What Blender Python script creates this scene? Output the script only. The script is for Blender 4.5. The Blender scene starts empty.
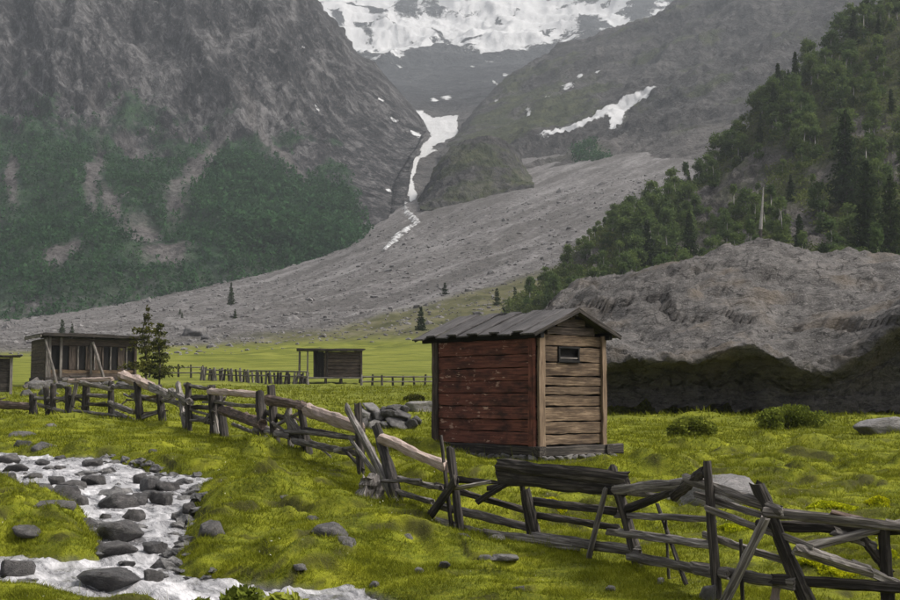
import bpy, bmesh, math, random
import numpy as np
from mathutils import Vector, Matrix

# ------------------------------------------------------------------ camera, world, sun, exposure
random.seed(7); rng = np.random.default_rng(7)
sc = bpy.context.scene
C = sc.collection
F_PX = 1250.0; CAMZ = 1.05; HOR = 397.0
PITCH = math.atan((HOR - 300) / F_PX); CP, SP = math.cos(PITCH), math.sin(PITCH)
cd = bpy.data.cameras.new("camera"); cam = bpy.data.objects.new("camera", cd); C.objects.link(cam)
cd.lens = 50; cd.sensor_width = 36; cd.clip_start = 0.1; cd.clip_end = 12000
cam.location = (0, 0, CAMZ); cam.rotation_euler = (math.pi / 2 + PITCH, 0, 0)
sc.camera = cam

SUN_EL, SUN_AZ = 50.0, 98.0            # azimuth measured clockwise from +Y
w = bpy.data.worlds.new("World"); sc.world = w; w.use_nodes = True
nt = w.node_tree; nt.nodes.clear()
sky = nt.nodes.new("ShaderNodeTexSky"); sky.sky_type = 'NISHITA'; sky.sun_disc = False
sky.sun_elevation = math.radians(SUN_EL); sky.sun_rotation = math.radians(SUN_AZ)
sky.air_density = 1.0; sky.dust_density = 5.0; sky.ozone_density = 1.0
hs = nt.nodes.new("ShaderNodeHueSaturation"); hs.inputs["Saturation"].default_value = 0.22
bg = nt.nodes.new("ShaderNodeBackground"); bg.inputs[1].default_value = 0.06
wo = nt.nodes.new("ShaderNodeOutputWorld")
nt.links.new(sky.outputs[0], hs.inputs["Color"]); nt.links.new(hs.outputs[0], bg.inputs[0]); nt.links.new(bg.outputs[0], wo.inputs[0])
sl = bpy.data.lights.new("sun", 'SUN'); sl.energy = 1.5; sl.angle = math.radians(12); sl.color = (1.0, 0.95, 0.87)
so = bpy.data.objects.new("sun", sl); C.objects.link(so)
az, el = math.radians(SUN_AZ), math.radians(SUN_EL)
sdir = Vector((math.sin(az) * math.cos(el), math.cos(az) * math.cos(el), math.sin(el)))
so.rotation_euler = sdir.to_track_quat('Z', 'Y').to_euler(); so.location = sdir * 50
sc.view_settings.view_transform = 'Standard'; sc.view_settings.look = 'None'
sc.view_settings.exposure = 1.62; sc.view_settings.gamma = 1.0
sc.render.engine = 'CYCLES'
sc.cycles.use_denoising = True
sc.cycles.max_bounces = 5; sc.cycles.volume_bounces = 0; sc.cycles.diffuse_bounces = 3
sc.cycles.transparent_max_bounces = 6

# ------------------------------------------------------------------ maths helpers
def ray(u, v):
    x = (u - 450.0) / F_PX; y = (300.0 - v) / F_PX
    yp = CP - y * SP; zp = SP + y * CP
    return x / yp, zp / yp
def P(u, v, D):
    a, b = ray(u, v)
    return Vector((a * D, D, CAMZ + b * D))

_perm = np.random.default_rng(3).permutation(256); _perm = np.concatenate([_perm, _perm, _perm])
_g = np.random.default_rng(4).normal(size=(256, 3)); _g /= np.linalg.norm(_g, axis=1)[:, None]
def pnoise(x, y, z):
    x, y, z = np.broadcast_arrays(np.asarray(x, float), np.asarray(y, float), np.asarray(z, float))
    xi = np.floor(x).astype(int); yi = np.floor(y).astype(int); zi = np.floor(z).astype(int)
    xf = x - xi; yf = y - yi; zf = z - zi
    u = xf * xf * xf * (xf * (xf * 6 - 15) + 10); v = yf * yf * yf * (yf * (yf * 6 - 15) + 10); w_ = zf * zf * zf * (zf * (zf * 6 - 15) + 10)
    xi &= 255; yi &= 255; zi &= 255
    out = 0
    for dx in (0, 1):
        wx = u if dx else 1 - u
        px = _perm[xi + dx]
        for dy in (0, 1):
            wy = v if dy else 1 - v
            py = _perm[px + yi + dy]
            for dz in (0, 1):
                wz = w_ if dz else 1 - w_
                g = _g[_perm[py + zi + dz]]
                out = out + wx * wy * wz * (g[..., 0] * (xf - dx) + g[..., 1] * (yf - dy) + g[..., 2] * (zf - dz))
    return out * 1.7
def fbm(x, y, z, o=4, gain=0.5, mode=0):
    s = 0; a = 1.0; t = 0
    for i in range(o):
        n = pnoise(x + 17.3 * i, y - 9.1 * i, z + 4.7 * i)
        if mode == 1: n = np.abs(n) * 2 - 0.5          # billow
        elif mode == 2: n = (1 - np.abs(n)) ** 2 - 0.55   # ridged
        s = s + a * n; t += a; a *= gain; x = x * 2.03; y = y * 2.03; z = z * 2.03
    return s / t
def sstep(a, b, x):
    t = np.clip((x - a) / (b - a), 0, 1); return t * t * (3 - 2 * t)

# ------------------------------------------------------------------ object helpers
def link(o, parent=None):
    C.objects.link(o)
    if parent is not None: o.parent = parent
    return o
def tag(o, label=None, cat=None, group=None, kind=None):
    if label: o["label"] = label
    if cat: o["category"] = cat
    if group: o["group"] = group
    if kind: o["kind"] = kind
    return o
def empty(name, loc, label, cat, group=None, rz=0.0):
    o = bpy.data.objects.new(name, None); o.empty_display_size = 0.2
    o.location = loc; o.rotation_euler = (0, 0, rz)
    return tag(link(o), label, cat, group)
def mesh_np(name, verts, faces, smooth=True):
    """faces: int array (n,3) or (n,4)"""
    me = bpy.data.meshes.new(name)
    verts = np.asarray(verts, dtype=np.float32); faces = np.asarray(faces, dtype=np.int32)
    k = faces.shape[1]; n = len(faces)
    me.vertices.add(len(verts)); me.vertices.foreach_set("co", verts.ravel())
    me.loops.add(n * k); me.loops.foreach_set("vertex_index", faces.ravel())
    me.polygons.add(n); me.polygons.foreach_set("loop_start", np.arange(0, n * k, k, dtype=np.int32))
    try: me.polygons.foreach_set("loop_total", np.full(n, k, dtype=np.int32))
    except Exception: pass
    me.polygons.foreach_set("use_smooth", np.full(n, smooth, dtype=bool))
    me.update(calc_edges=True)
    return me
def grid_faces(nr, nc):
    i = np.arange(nr * nc).reshape(nr, nc)
    return np.stack([i[:-1, :-1], i[:-1, 1:], i[1:, 1:], i[1:, :-1]], -1).reshape(-1, 4)
def add_col(me, name, arr):
    at = me.color_attributes.new(name, 'FLOAT_COLOR', 'POINT')
    a = np.ones((len(me.vertices), 4), dtype=np.float32); a[:, :arr.shape[1]] = arr
    at.data.foreach_set("color", a.ravel())
def obj(name, me, mat, parent=None, loc=(0, 0, 0)):
    o = bpy.data.objects.new(name, me); o.location = loc
    if mat is not None and not me.materials: me.materials.append(mat)
    return link(o, parent)

# ------------------------------------------------------------------ material helpers
class NT:
    def __init__(s, name):
        s.m = bpy.data.materials.new(name); s.m.use_nodes = True; s.t = s.m.node_tree
        s.n = s.t.nodes; s.n.clear(); s.out = s.n.new("ShaderNodeOutputMaterial")
    def lk(s, a, b): s.t.links.new(a, b)
    def val(s, sock, v):
        if hasattr(v, "is_linked"): s.lk(v, sock)
        else:
            if isinstance(v, (tuple, list)) and len(v) == 3 and len(sock.default_value) == 4: v = (*v, 1)
            sock.default_value = v
    def coord(s, kind="Object"):
        return s.n.new("ShaderNodeTexCoord").outputs[kind]
    def pos(s): return s.n.new("ShaderNodeNewGeometry").outputs["Position"]
    def mapping(s, vec, scale=(1, 1, 1), loc=(0, 0, 0), rot=(0, 0, 0)):
        m = s.n.new("ShaderNodeMapping"); s.lk(vec, m.inputs[0]); m.inputs["Scale"].default_value = scale
        m.inputs["Location"].default_value = loc; m.inputs["Rotation"].default_value = rot
        return m.outputs[0]
    def noise(s, vec, scale, detail=4, rough=0.55, dist=0.0):
        t = s.n.new("ShaderNodeTexNoise"); s.lk(vec, t.inputs["Vector"])
        t.inputs["Scale"].default_value = scale; t.inputs["Detail"].default_value = detail
        t.inputs["Roughness"].default_value = rough; t.inputs["Distortion"].default_value = dist
        return t.outputs["Fac"]
    def voro(s, vec, scale, feature='F1', out="Distance", rnd=1.0):
        t = s.n.new("ShaderNodeTexVoronoi"); t.feature = feature; s.lk(vec, t.inputs["Vector"]); t.inputs["Scale"].default_value = scale
        t.inputs["Randomness"].default_value = rnd
        return t.outputs[out]
    def ramp(s, fac, stops, interp='LINEAR'):
        r = s.n.new("ShaderNodeValToRGB"); s.lk(fac, r.inputs[0]); cr = r.color_ramp; cr.interpolation = interp
        while len(cr.elements) < len(stops): cr.elements.new(0.5)
        for e, (p, c) in zip(cr.elements, stops):
            e.position = p; e.color = (c, c, c, 1) if isinstance(c, (int, float)) else (*c, 1)
        return r.outputs[0]
    def mix(s, fac, a, b, mode='MIX'):
        m = s.n.new("ShaderNodeMix"); m.data_type = 'RGBA'; m.blend_type = mode
        s.val(m.inputs[0], fac); s.val(m.inputs[6], a); s.val(m.inputs[7], b)
        return m.outputs[2]
    def math(s, op, a, b=0.0, clamp=False):
        m = s.n.new("ShaderNodeMath"); m.operation = op; m.use_clamp = clamp
        s.val(m.inputs[0], a); s.val(m.inputs[1], b); return m.outputs[0]
    def attr(s, name):
        a = s.n.new("ShaderNodeVertexColor"); a.layer_name = name
        sp = s.n.new("ShaderNodeSeparateColor"); s.lk(a.outputs[0], sp.inputs[0]); return sp.outputs
    def bump(s, h, strength=0.5, dist=0.02, normal=None):
        b = s.n.new("ShaderNodeBump"); s.lk(h, b.inputs["Height"]); b.inputs["Strength"].default_value = strength
        b.inputs["Distance"].default_value = dist
        if normal: s.lk(normal, b.inputs["Normal"])
        return b.outputs[0]
    def bsdf(s, col, rough=0.85, normal=None, spec=0.3, **kw):
        b = s.n.new("ShaderNodeBsdfPrincipled"); s.val(b.inputs["Base Color"], col); s.val(b.inputs["Roughness"], rough)
        b.inputs["Specular IOR Level"].default_value = spec
        if normal: s.lk(normal, b.inputs["Normal"])
        for k, v in kw.items(): s.val(b.inputs[k], v)
        s.lk(b.outputs[0], s.out.inputs[0]); return b
    def rand(s): return s.n.new("ShaderNodeObjectInfo").outputs["Random"]

def rock_mat(name, dark, mid, light, scale=1.0, bumpd=0.02, lichen=None, wet=0.85, spec=0.3, world=False):
    s = NT(name); c = s.pos() if world else s.coord("Object")
    n1 = s.noise(c, 2.2 * scale, 6, 0.65); n2 = s.noise(c, 9 * scale, 6, 0.7); n3 = s.noise(c, 40 * scale, 4, 0.7)
    base = s.ramp(n1, [(0.30, dark), (0.5, mid), (0.72, light)])
    base = s.mix(s.ramp(n2, [(0.42, 0.0), (0.62, 0.75)]), base, dark)
    base = s.mix(s.ramp(n3, [(0.5, 0.0), (0.75, 0.6)]), base, light)
    if not world:
        base = s.mix(0.55, base, s.mix(s.rand(), (0.62, 0.6, 0.62), (1.2, 1.15, 1.1)), 'MULTIPLY')
    if lichen: base = s.mix(s.ramp(s.noise(c, 3.1 * scale, 5, 0.7, 0.4), [(0.55, 0.0), (0.66, 0.8)]), base, lichen)
    cr = s.ramp(s.voro(s.mapping(c, (1, 1, 1.6)), 2.2 * scale, 'DISTANCE_TO_EDGE'), [(0.0, 0.0), (0.05, 1.0)])
    h = s.math('ADD', s.math('MULTIPLY', n2, 1.0), s.math('MULTIPLY', n3, 0.35))
    h = s.math('ADD', h, s.math('MULTIPLY', cr, 0.25))
    s.bsdf(base, wet, s.bump(h, 0.9, bumpd), spec)
    return s.m

def wood_mat(name, dark, mid, light, rough=0.85, grain=1.0, blotch=None, amt=0.5):
    """grain runs along local Z"""
    s = NT(name); c = s.coord("Object"); r = s.rand()
    off = s.n.new("ShaderNodeVectorMath"); off.operation = 'ADD'; s.lk(c, off.inputs[0])
    cmb = s.n.new("ShaderNodeCombineXYZ"); s.lk(s.math('MULTIPLY', r, 37.0), cmb.inputs[0]); s.lk(s.math('MULTIPLY', r, 91.0), cmb.inputs[2])
    s.lk(cmb.outputs[0], off.inputs[1]); c = off.outputs[0]
    st = s.mapping(c, (38 * grain, 38 * grain, 1.6 * grain))
    g = s.noise(st, 1.0, 5, 0.65, 0.6); g2 = s.noise(s.mapping(c, (90, 90, 4)), 1.0, 3, 0.6)
    b = s.noise(s.mapping(c, (7, 7, 2.2)), 1.0, 4, 0.6)
    col = s.ramp(g, [(0.28, dark), (0.48, mid), (0.70, light)])
    col = s.mix(s.ramp(b, [(0.40, 0.0), (0.66, amt)]), col, blotch if blotch else dark)
    col = s.mix(s.ramp(g2, [(0.52, 0.0), (0.66, 0.6)]), col, dark)
    col = s.mix(0.6, col, s.mix(r, (0.62, 0.6, 0.6), (1.25, 1.22, 1.18)), 'MULTIPLY')
    h = s.math('ADD', g, s.math('MULTIPLY', g2, 0.5))
    s.bsdf(col, rough, s.bump(h, 0.9, 0.012), 0.25)
    return s.m

def leaf_mat(name, dark, light, scale=2.0, trans=0.3):
    s = NT(name); c = s.pos(); n = s.noise(c, scale, 3, 0.6); n2 = s.noise(c, scale * 9, 2, 0.6)
    col = s.mix(s.ramp(s.math('ADD', s.math('MULTIPLY', n, 0.6), s.math('MULTIPLY', n2, 0.4)), [(0.36, 0.0), (0.64, 1.0)]), dark, light)
    col = s.mix(0.55, col, s.mix(s.rand(), (0.6, 0.68, 0.7), (1.35, 1.25, 1.05)), 'MULTIPLY')
    d = s.n.new("ShaderNodeBsdfDiffuse"); s.lk(col, d.inputs[0]); t = s.n.new("ShaderNodeBsdfTranslucent"); s.lk(col, t.inputs[0])
    m = s.n.new("ShaderNodeMixShader"); m.inputs[0].default_value = trans
    s.lk(d.outputs[0], m.inputs[1]); s.lk(t.outputs[0], m.inputs[2]); s.lk(m.outputs[0], s.out.inputs[0])
    return s.m

def turf_colour(s):
    """colour of the turf, the same in the ground and in the blades"""
    c = s.pos()
    big = s.noise(s.mapping(c, (0.55, 0.9, 0.9)), 1.0, 3, 0.6); med = s.noise(s.mapping(c, (1.6, 2.6, 2)), 1.0, 4, 0.6, 0.3); fine = s.noise(c, 26.0, 3, 0.7)
    col = s.ramp(med, [(0.34, (0.052, 0.062, 0.007)), (0.46, (0.108, 0.125, 0.010)), (0.56, (0.178, 0.192, 0.014)), (0.68, (0.245, 0.250, 0.020))])
    sm = s.noise(s.mapping(c, (3.2, 7.0, 5)), 1.0, 3, 0.6, 0.4)
    col = s.mix(s.ramp(sm, [(0.52, 0.0), (0.64, 0.6)]), col, (0.055, 0.066, 0.008))
    col = s.mix(s.ramp(big, [(0.42, 0.0), (0.66, 0.5)]), col, (0.085, 0.094, 0.010))
    col = s.mix(s.ramp(fine, [(0.46, 0.0), (0.70, 0.5)]), col, (0.235, 0.225, 0.022))
    return col, fine

M = {}
M['rock'] = rock_mat('rock_grey', (0.055, 0.053, 0.055), (0.15, 0.145, 0.145), (0.30, 0.285, 0.275), 1.0, 0.07)
M['rock_wet'] = rock_mat('rock_wet', (0.024, 0.023, 0.025), (0.095, 0.090, 0.090), (0.27, 0.255, 0.25), 1.0, 0.07, wet=0.38, spec=0.5)
M['rock_pale'] = rock_mat('rock_pale', (0.14, 0.135, 0.135), (0.29, 0.28, 0.275), (0.42, 0.40, 0.385), 1.0, 0.07)
M['wood_grey'] = wood_mat('weathered_grey_wood', (0.024, 0.020, 0.018), (0.165, 0.148, 0.137), (0.46, 0.43, 0.40))
M['wood_dark'] = wood_mat('weathered_dark_wood', (0.008, 0.007, 0.006), (0.034, 0.029, 0.026), (0.15, 0.13, 0.115))
M['wood_peeled'] = wood_mat('peeled_pine', (0.20, 0.145, 0.12), (0.36, 0.285, 0.25), (0.48, 0.40, 0.36), blotch=(0.22, 0.17, 0.15), amt=0.4)
M['wood_bark'] = wood_mat('barked_pine', (0.03, 0.02, 0.017), (0.17, 0.12, 0.10), (0.36, 0.28, 0.24), blotch=(0.05, 0.038, 0.032), amt=0.85)
M['wood_tan'] = wood_mat('tan_board', (0.028, 0.017, 0.010), (0.130, 0.089, 0.057), (0.33, 0.245, 0.165), blotch=(0.032, 0.020, 0.013), amt=0.8)
M['wood_post'] = wood_mat('tan_post', (0.075, 0.050, 0.033), (0.195, 0.138, 0.092), (0.31, 0.235, 0.165), amt=0.5)
M['wood_brown'] = wood_mat('brown_cabin_wood', (0.018, 0.013, 0.011), (0.080, 0.061, 0.050), (0.19, 0.15, 0.125))
M['roof_board'] = wood_mat('grey_roof_board', (0.030, 0.028, 0.029), (0.085, 0.080, 0.082), (0.16, 0.15, 0.15), amt=0.35)
def red_wood():
    s = NT('worn_red_paint'); c = s.coord("Object"); r = s.rand(); gp = s.pos()
    st = s.mapping(c, (38, 38, 1.6)); g = s.noise(st, 1.0, 5, 0.65, 0.5); b = s.noise(s.mapping(gp, (2.2, 2.2, 5)), 1.0, 4, 0.6)
    col = s.ramp(g, [(0.30, (0.036, 0.014, 0.010)), (0.5, (0.150, 0.052, 0.035)), (0.70, (0.245, 0.098, 0.066))])
    col = s.mix(s.ramp(b, [(0.46, 0.0), (0.66, 0.85)]), col, (0.026, 0.014, 0.011))
    fl = s.noise(s.mapping(gp, (5, 5, 17)), 1.0, 5, 0.6, 0.3); fm = s.noise(gp, 1.3, 2, 0.5)
    col = s.mix(s.math('MULTIPLY', s.ramp(fl, [(0.60, 0.0), (0.64, 0.95)]), s.ramp(fm, [(0.51, 0.0), (0.57, 1.0)])), col, (0.42, 0.27, 0.20))
    col = s.mix(0.5, col, s.mix(r, (0.65, 0.62, 0.62), (1.2, 1.2, 1.2)), 'MULTIPLY')
    s.bsdf(col, 0.8, s.bump(s.math('ADD', g, fl), 0.7, 0.008), 0.25); return s.m
M['red'] = red_wood()
M['black'] = wood_mat('black_board', (0.004, 0.004, 0.004), (0.010, 0.009, 0.009), (0.02, 0.018, 0.017))  # near-black boards; also stand in for the dark inside openings
def pane():
    s = NT('dark_window'); s.bsdf((0.01, 0.011, 0.012), 0.25, None, 0.5); return s.m
M['pane'] = pane()
M['leaf_green'] = leaf_mat('leaf_green', (0.050, 0.080, 0.030), (0.150, 0.205, 0.068), 0.5, 0.42)
M['leaf_olive'] = leaf_mat('leaf_olive', (0.070, 0.092, 0.014), (0.25, 0.275, 0.045), 3.0)
M['leaf_pine'] = leaf_mat('leaf_pine', (0.014, 0.026, 0.010), (0.055, 0.080, 0.028), 1.5)
M['leaf_pine_olive'] = leaf_mat('leaf_pine_olive', (0.022, 0.028, 0.008), (0.110, 0.112, 0.026), 1.5)
M['leaf_far'] = leaf_mat('leaf_far', (0.012, 0.045, 0.020), (0.078, 0.165, 0.062), 0.11)
M['leaf_under'] = leaf_mat('leaf_under', (0.045, 0.064, 0.022), (0.140, 0.170, 0.055), 0.08)
M['flower'] = leaf_mat('flower_yellow', (0.22, 0.26, 0.012), (0.60, 0.58, 0.015), 8.0)
M['trunk'] = wood_mat('tree_bark', (0.02, 0.016, 0.013), (0.06, 0.048, 0.04), (0.13, 0.11, 0.095))
M['trunk_pale'] = wood_mat('pale_bark', (0.16, 0.15, 0.14), (0.36, 0.34, 0.32), (0.50, 0.48, 0.45))

# ------------------------------------------------------------------ terrain profile
_gD = np.array([0, 8, 10.8, 15.5, 22, 31, 41, 80, 120]); _gZ = np.array([-1.0, -0.86, -0.60, -0.26, 0.0, 0.28, 0.60, 1.85, 4.0])
_TU = np.array([-900, -300, 0, 150, 300, 390, 450, 550, 650, 900, 1800.])
_TD = np.array([120, 190, 260, 350, 450, 560, 650, 800, 1000.])
_TV = np.array([
 [366, 352, 347, 342, 338, 336, 335, 334, 333], [366, 350, 344, 337, 331, 328, 327, 326, 325], [366, 346, 340, 332, 325, 320, 317, 315, 313],
 [366, 343, 333, 318, 303, 292, 287, 282, 278], [366, 340, 322, 298, 278, 258, 245, 235, 225], [366, 338, 315, 285, 255, 228, 207, 187, 175],
 [366, 335, 308, 272, 240, 212, 192, 170, 155], [366, 328, 295, 255, 220, 192, 172, 150, 130], [366, 322, 283, 238, 200, 172, 154, 132, 115],
 [366, 316, 270, 220, 180, 152, 135, 112, 95], [366, 316, 270, 220, 180, 152, 135, 112, 95]], float)
_LD = np.linspace(math.log(2.5), math.log(1000), 700); _LU = np.linspace(-900, 1800, 271)
def _build_table():
    D = np.exp(_LD)
    near = np.interp(D, _gD, _gZ)
    k = np.exp(-0.5 * (np.arange(-25, 26) / 9.0) ** 2); k /= k.sum()
    near = np.convolve(np.pad(near, 25, mode='edge'), k, 'valid')
    V = np.empty((len(_LU), len(D)))
    cols = np.array([np.interp(D, _TD, r) for r in _TV])
    for j in range(len(D)): V[:, j] = np.interp(_LU, _TU, cols[:, j])
    _, b = ray(450.0, V); far = CAMZ + b * D[None, :]
    t = sstep(95, 135, D)[None, :]
    Z = near[None, :] * (1 - t) + far * t
    k2 = np.exp(-0.5 * (np.arange(-12, 13) / 4.0) ** 2); k2 /= k2.sum()
    Zs = np.apply_along_axis(lambda r: np.convolve(np.pad(r, 12, mode='edge'), k2, 'valid'), 0, Z)
    s = sstep(90, 140, D)[None, :]; Z = Z * (1 - s) + Zs * s
    return Z
_TZ = _build_table()
def zprof(X, Y):
    X = np.asarray(X, float); Y = np.maximum(np.asarray(Y, float), 2.6)
    u = 450 + F_PX * X / Y
    fu = np.clip((u + 900) / 10.0, 0, 269.999); fd = np.clip((np.log(Y) - _LD[0]) / (_LD[1] - _LD[0]), 0, 698.999)
    iu = fu.astype(int); idd = fd.astype(int); fu = fu - iu; fd = fd - idd
    return (_TZ[iu, idd] * (1 - fu) + _TZ[iu + 1, idd] * fu) * (1 - fd) + (_TZ[iu, idd + 1] * (1 - fu) + _TZ[iu + 1, idd + 1] * fu) * fd
_SD = np.exp(np.linspace(math.log(4), math.log(900), 6000))
def G(u, v, dz=0.0):
    """distance at which the pixel's ray meets the ground profile (+dz)"""
    a, b = ray(u, v)
    hit = (CAMZ + b * _SD) <= zprof(a * _SD, _SD) + dz
    return float(_SD[np.argmax(hit)]) if hit.any() else 60.0
def GX(u, v, dz=0.0):
    D = G(u, v, dz); p = P(u, v, D); return p

# stream outline (surface of the water), traced then laid on the sloping ground
WDZ = -0.20
_wp = [(-140, 446), (-60, 449), (0, 453), (40, 457), (75, 459), (100, 459), (135, 469), (165, 476), (207, 478), (210, 486), (197, 493), (191, 503),
       (193, 515), (188, 530), (181, 545), (177, 560), (177, 574), (196, 579), (240, 583), (300, 587), (360, 593), (430, 606), (560, 630), (700, 660),
       (700, 800), (500, 760), (400, 700), (300, 655), (220, 640), (160, 618), (105, 602), (62, 595), (30, 590), (-40, 586), (-140, 584), (-140, 557), (-40, 556), (27, 558), (60, 563), (98, 561),
       (101, 540), (88, 520), (62, 507), (30, 499), (0, 493), (-60, 491), (-140, 489)]
WP = np.array([[GX(u, v, WDZ).x, GX(u, v, WDZ).y] for u, v in _wp])
def stream_sd(X, Y):
    """signed distance to the stream outline, positive inside"""
    X = np.asarray(X, float); Y = np.asarray(Y, float)
    d = np.full(X.shape, 1e9); ins = np.zeros(X.shape, bool); n = len(WP)
    for i in range(n):
        ax, ay = WP[i]; bx, by = WP[(i + 1) % n]
        ex, ey = bx - ax, by - ay
        t = np.clip(((X - ax) * ex + (Y - ay) * ey) / (ex * ex + ey * ey), 0, 1)
        d = np.minimum(d, (X - ax - t * ex) ** 2 + (Y - ay - t * ey) ** 2)
        c = ((ay > Y) != (by > Y)) & (X < (bx - ax) * (Y - ay) / (by - ay + 1e-12) + ax)
        ins ^= c
    d = np.sqrt(d); return np.where(ins, d, -d)
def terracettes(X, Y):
    """little grazing steps: height and where shade is painted on their risers as dark soil"""
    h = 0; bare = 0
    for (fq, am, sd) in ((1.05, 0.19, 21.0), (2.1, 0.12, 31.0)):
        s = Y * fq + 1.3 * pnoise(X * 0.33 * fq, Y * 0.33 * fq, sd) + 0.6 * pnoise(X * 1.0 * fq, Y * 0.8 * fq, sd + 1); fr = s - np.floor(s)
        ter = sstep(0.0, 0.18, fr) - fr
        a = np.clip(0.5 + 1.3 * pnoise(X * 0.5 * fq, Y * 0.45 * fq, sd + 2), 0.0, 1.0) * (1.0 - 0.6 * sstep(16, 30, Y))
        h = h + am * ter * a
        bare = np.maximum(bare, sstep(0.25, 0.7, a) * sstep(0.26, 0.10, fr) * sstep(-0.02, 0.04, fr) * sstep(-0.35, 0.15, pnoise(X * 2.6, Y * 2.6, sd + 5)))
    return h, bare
def hummock(X, Y):
    w1 = 0.35 * pnoise(X * 0.8, Y * 0.8, 5.0)
    h = 0.23 * np.abs(pnoise(X * 0.62 + w1, Y * 1.0 - w1, 1.5)) + 0.10 * np.abs(pnoise(X * 1.7 + w1, Y * 2.5, 3.5))
    h = h + 0.035 * np.abs(pnoise(X * 4.3, Y * 5.6, 7.5)) + 0.012 * pnoise(X * 13, Y * 13, 2.5)
    amp = 0.55 + 0.75 * pnoise(X * 0.16, Y * 0.16, 9.0)
    near = 1.0 - 0.5 * sstep(17, 30, Y)
    h = h * np.clip(amp, 0.25, 1.3) * near * 1.35
    h = h + terracettes(X, Y)[0]
    h = h * (1 - 0.4 * sstep(-1.0, 1.0, X) * sstep(15.5, 13.5, Y)) - 0.05 * sstep(-1.0, 1.0, X) * sstep(15.5, 13.5, Y)
    big = 0.22 * sstep(20, 60, Y) * pnoise(X * 0.09, Y * 0.09, 3.3)
    tuss = 0.24 * sstep(0.42, 0.72, pnoise(X * 0.75, Y * 0.85, 12.2)) * sstep(13, 17, Y) * (1 - 0.55 * sstep(22, 27, Y))
    return h - 0.15 + big + tuss
_hx, _hy = GX(537, 456).x, GX(537, 456).y
def hut_pad(X, Y):
    th = math.radians(50); fx, fy = math.sin(th), math.cos(th); sx, sy = -math.cos(th), math.sin(th)
    a = (X - _hx) * fx + (Y - _hy) * fy; b = (X - _hx) * sx + (Y - _hy) * sy
    dx = np.maximum(np.abs(a - 0.95) - 1.25, 0); dy = np.maximum(np.abs(b - 1.43) - 2.0, 0)
    return 1 - sstep(0.0, 0.9, np.sqrt(dx * dx + dy * dy))
_FL = [GX(u, v) for u, v in ((330, 464), (361, 472), (398, 504), (458, 525), (535, 535), (637, 558), (715, 588), (807, 602), (900, 606), (1000, 612))]
def fence_strip(X, Y):
    d = np.full(np.shape(X), 1e9)
    for a, b in zip(_FL[:-1], _FL[1:]):
        ex, ey = b.x - a.x, b.y - a.y; t = np.clip(((X - a.x) * ex + (Y - a.y) * ey) / (ex * ex + ey * ey), 0, 1)
        d = np.minimum(d, (X - a.x - t * ex) ** 2 + (Y - a.y - t * ey) ** 2)
    return 1 - sstep(0.25, 1.0, np.sqrt(d))
def ground_h(X, Y):
    X = np.asarray(X, float); Y = np.asarray(Y, float)
    z = zprof(X, Y); near = (Y < 130)
    h = np.where(near, hummock(X, Y) * (1 - sstep(70, 125, Y)), 0.0)
    far = sstep(100, 220, Y)
    if np.any(far > 0):
        h = h + far * (2.2 * fbm(X / 45, Y / 45, 1.0, 4) + 0.9 * fbm(X / 9, Y / 12, 4.0, 3, 0.6, 1))
    z = z + h
    if np.any(Y < 20):
        fs = fence_strip(X, Y); z = z * (1 - fs) + (zprof(X, Y) - 0.07 + 0.35 * h) * fs
    pad = hut_pad(X, Y); z = z * (1 - pad) + (-0.135 + 0.2 * np.where(near, h, 0)) * pad
    sel = (Y < 40)
    if np.any(sel):
        sd = stream_sd(X, Y) + 0.10 * pnoise(X * 1.6, Y * 1.6, 0.3)
        wl = zprof(X, Y) + WDZ
        bank = np.sqrt(np.clip(-sd / 0.42, 0, 1))
        zo = (wl - 0.04) * (1 - bank) + (z + 0.03) * bank
        zi = wl - 0.04 - 0.20 * sstep(0, 0.4, sd) + 0.05 * pnoise(X * 3, Y * 3, 8.1)
        z = np.where(sel, np.where(sd > 0, zi, zo), z)
    return z
def gpt(u, v, dz=0.0):
    p = GX(u, v, dz); return Vector((p.x, p.y, float(ground_h(np.array([p.x]), np.array([p.y]))[0])))

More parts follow.
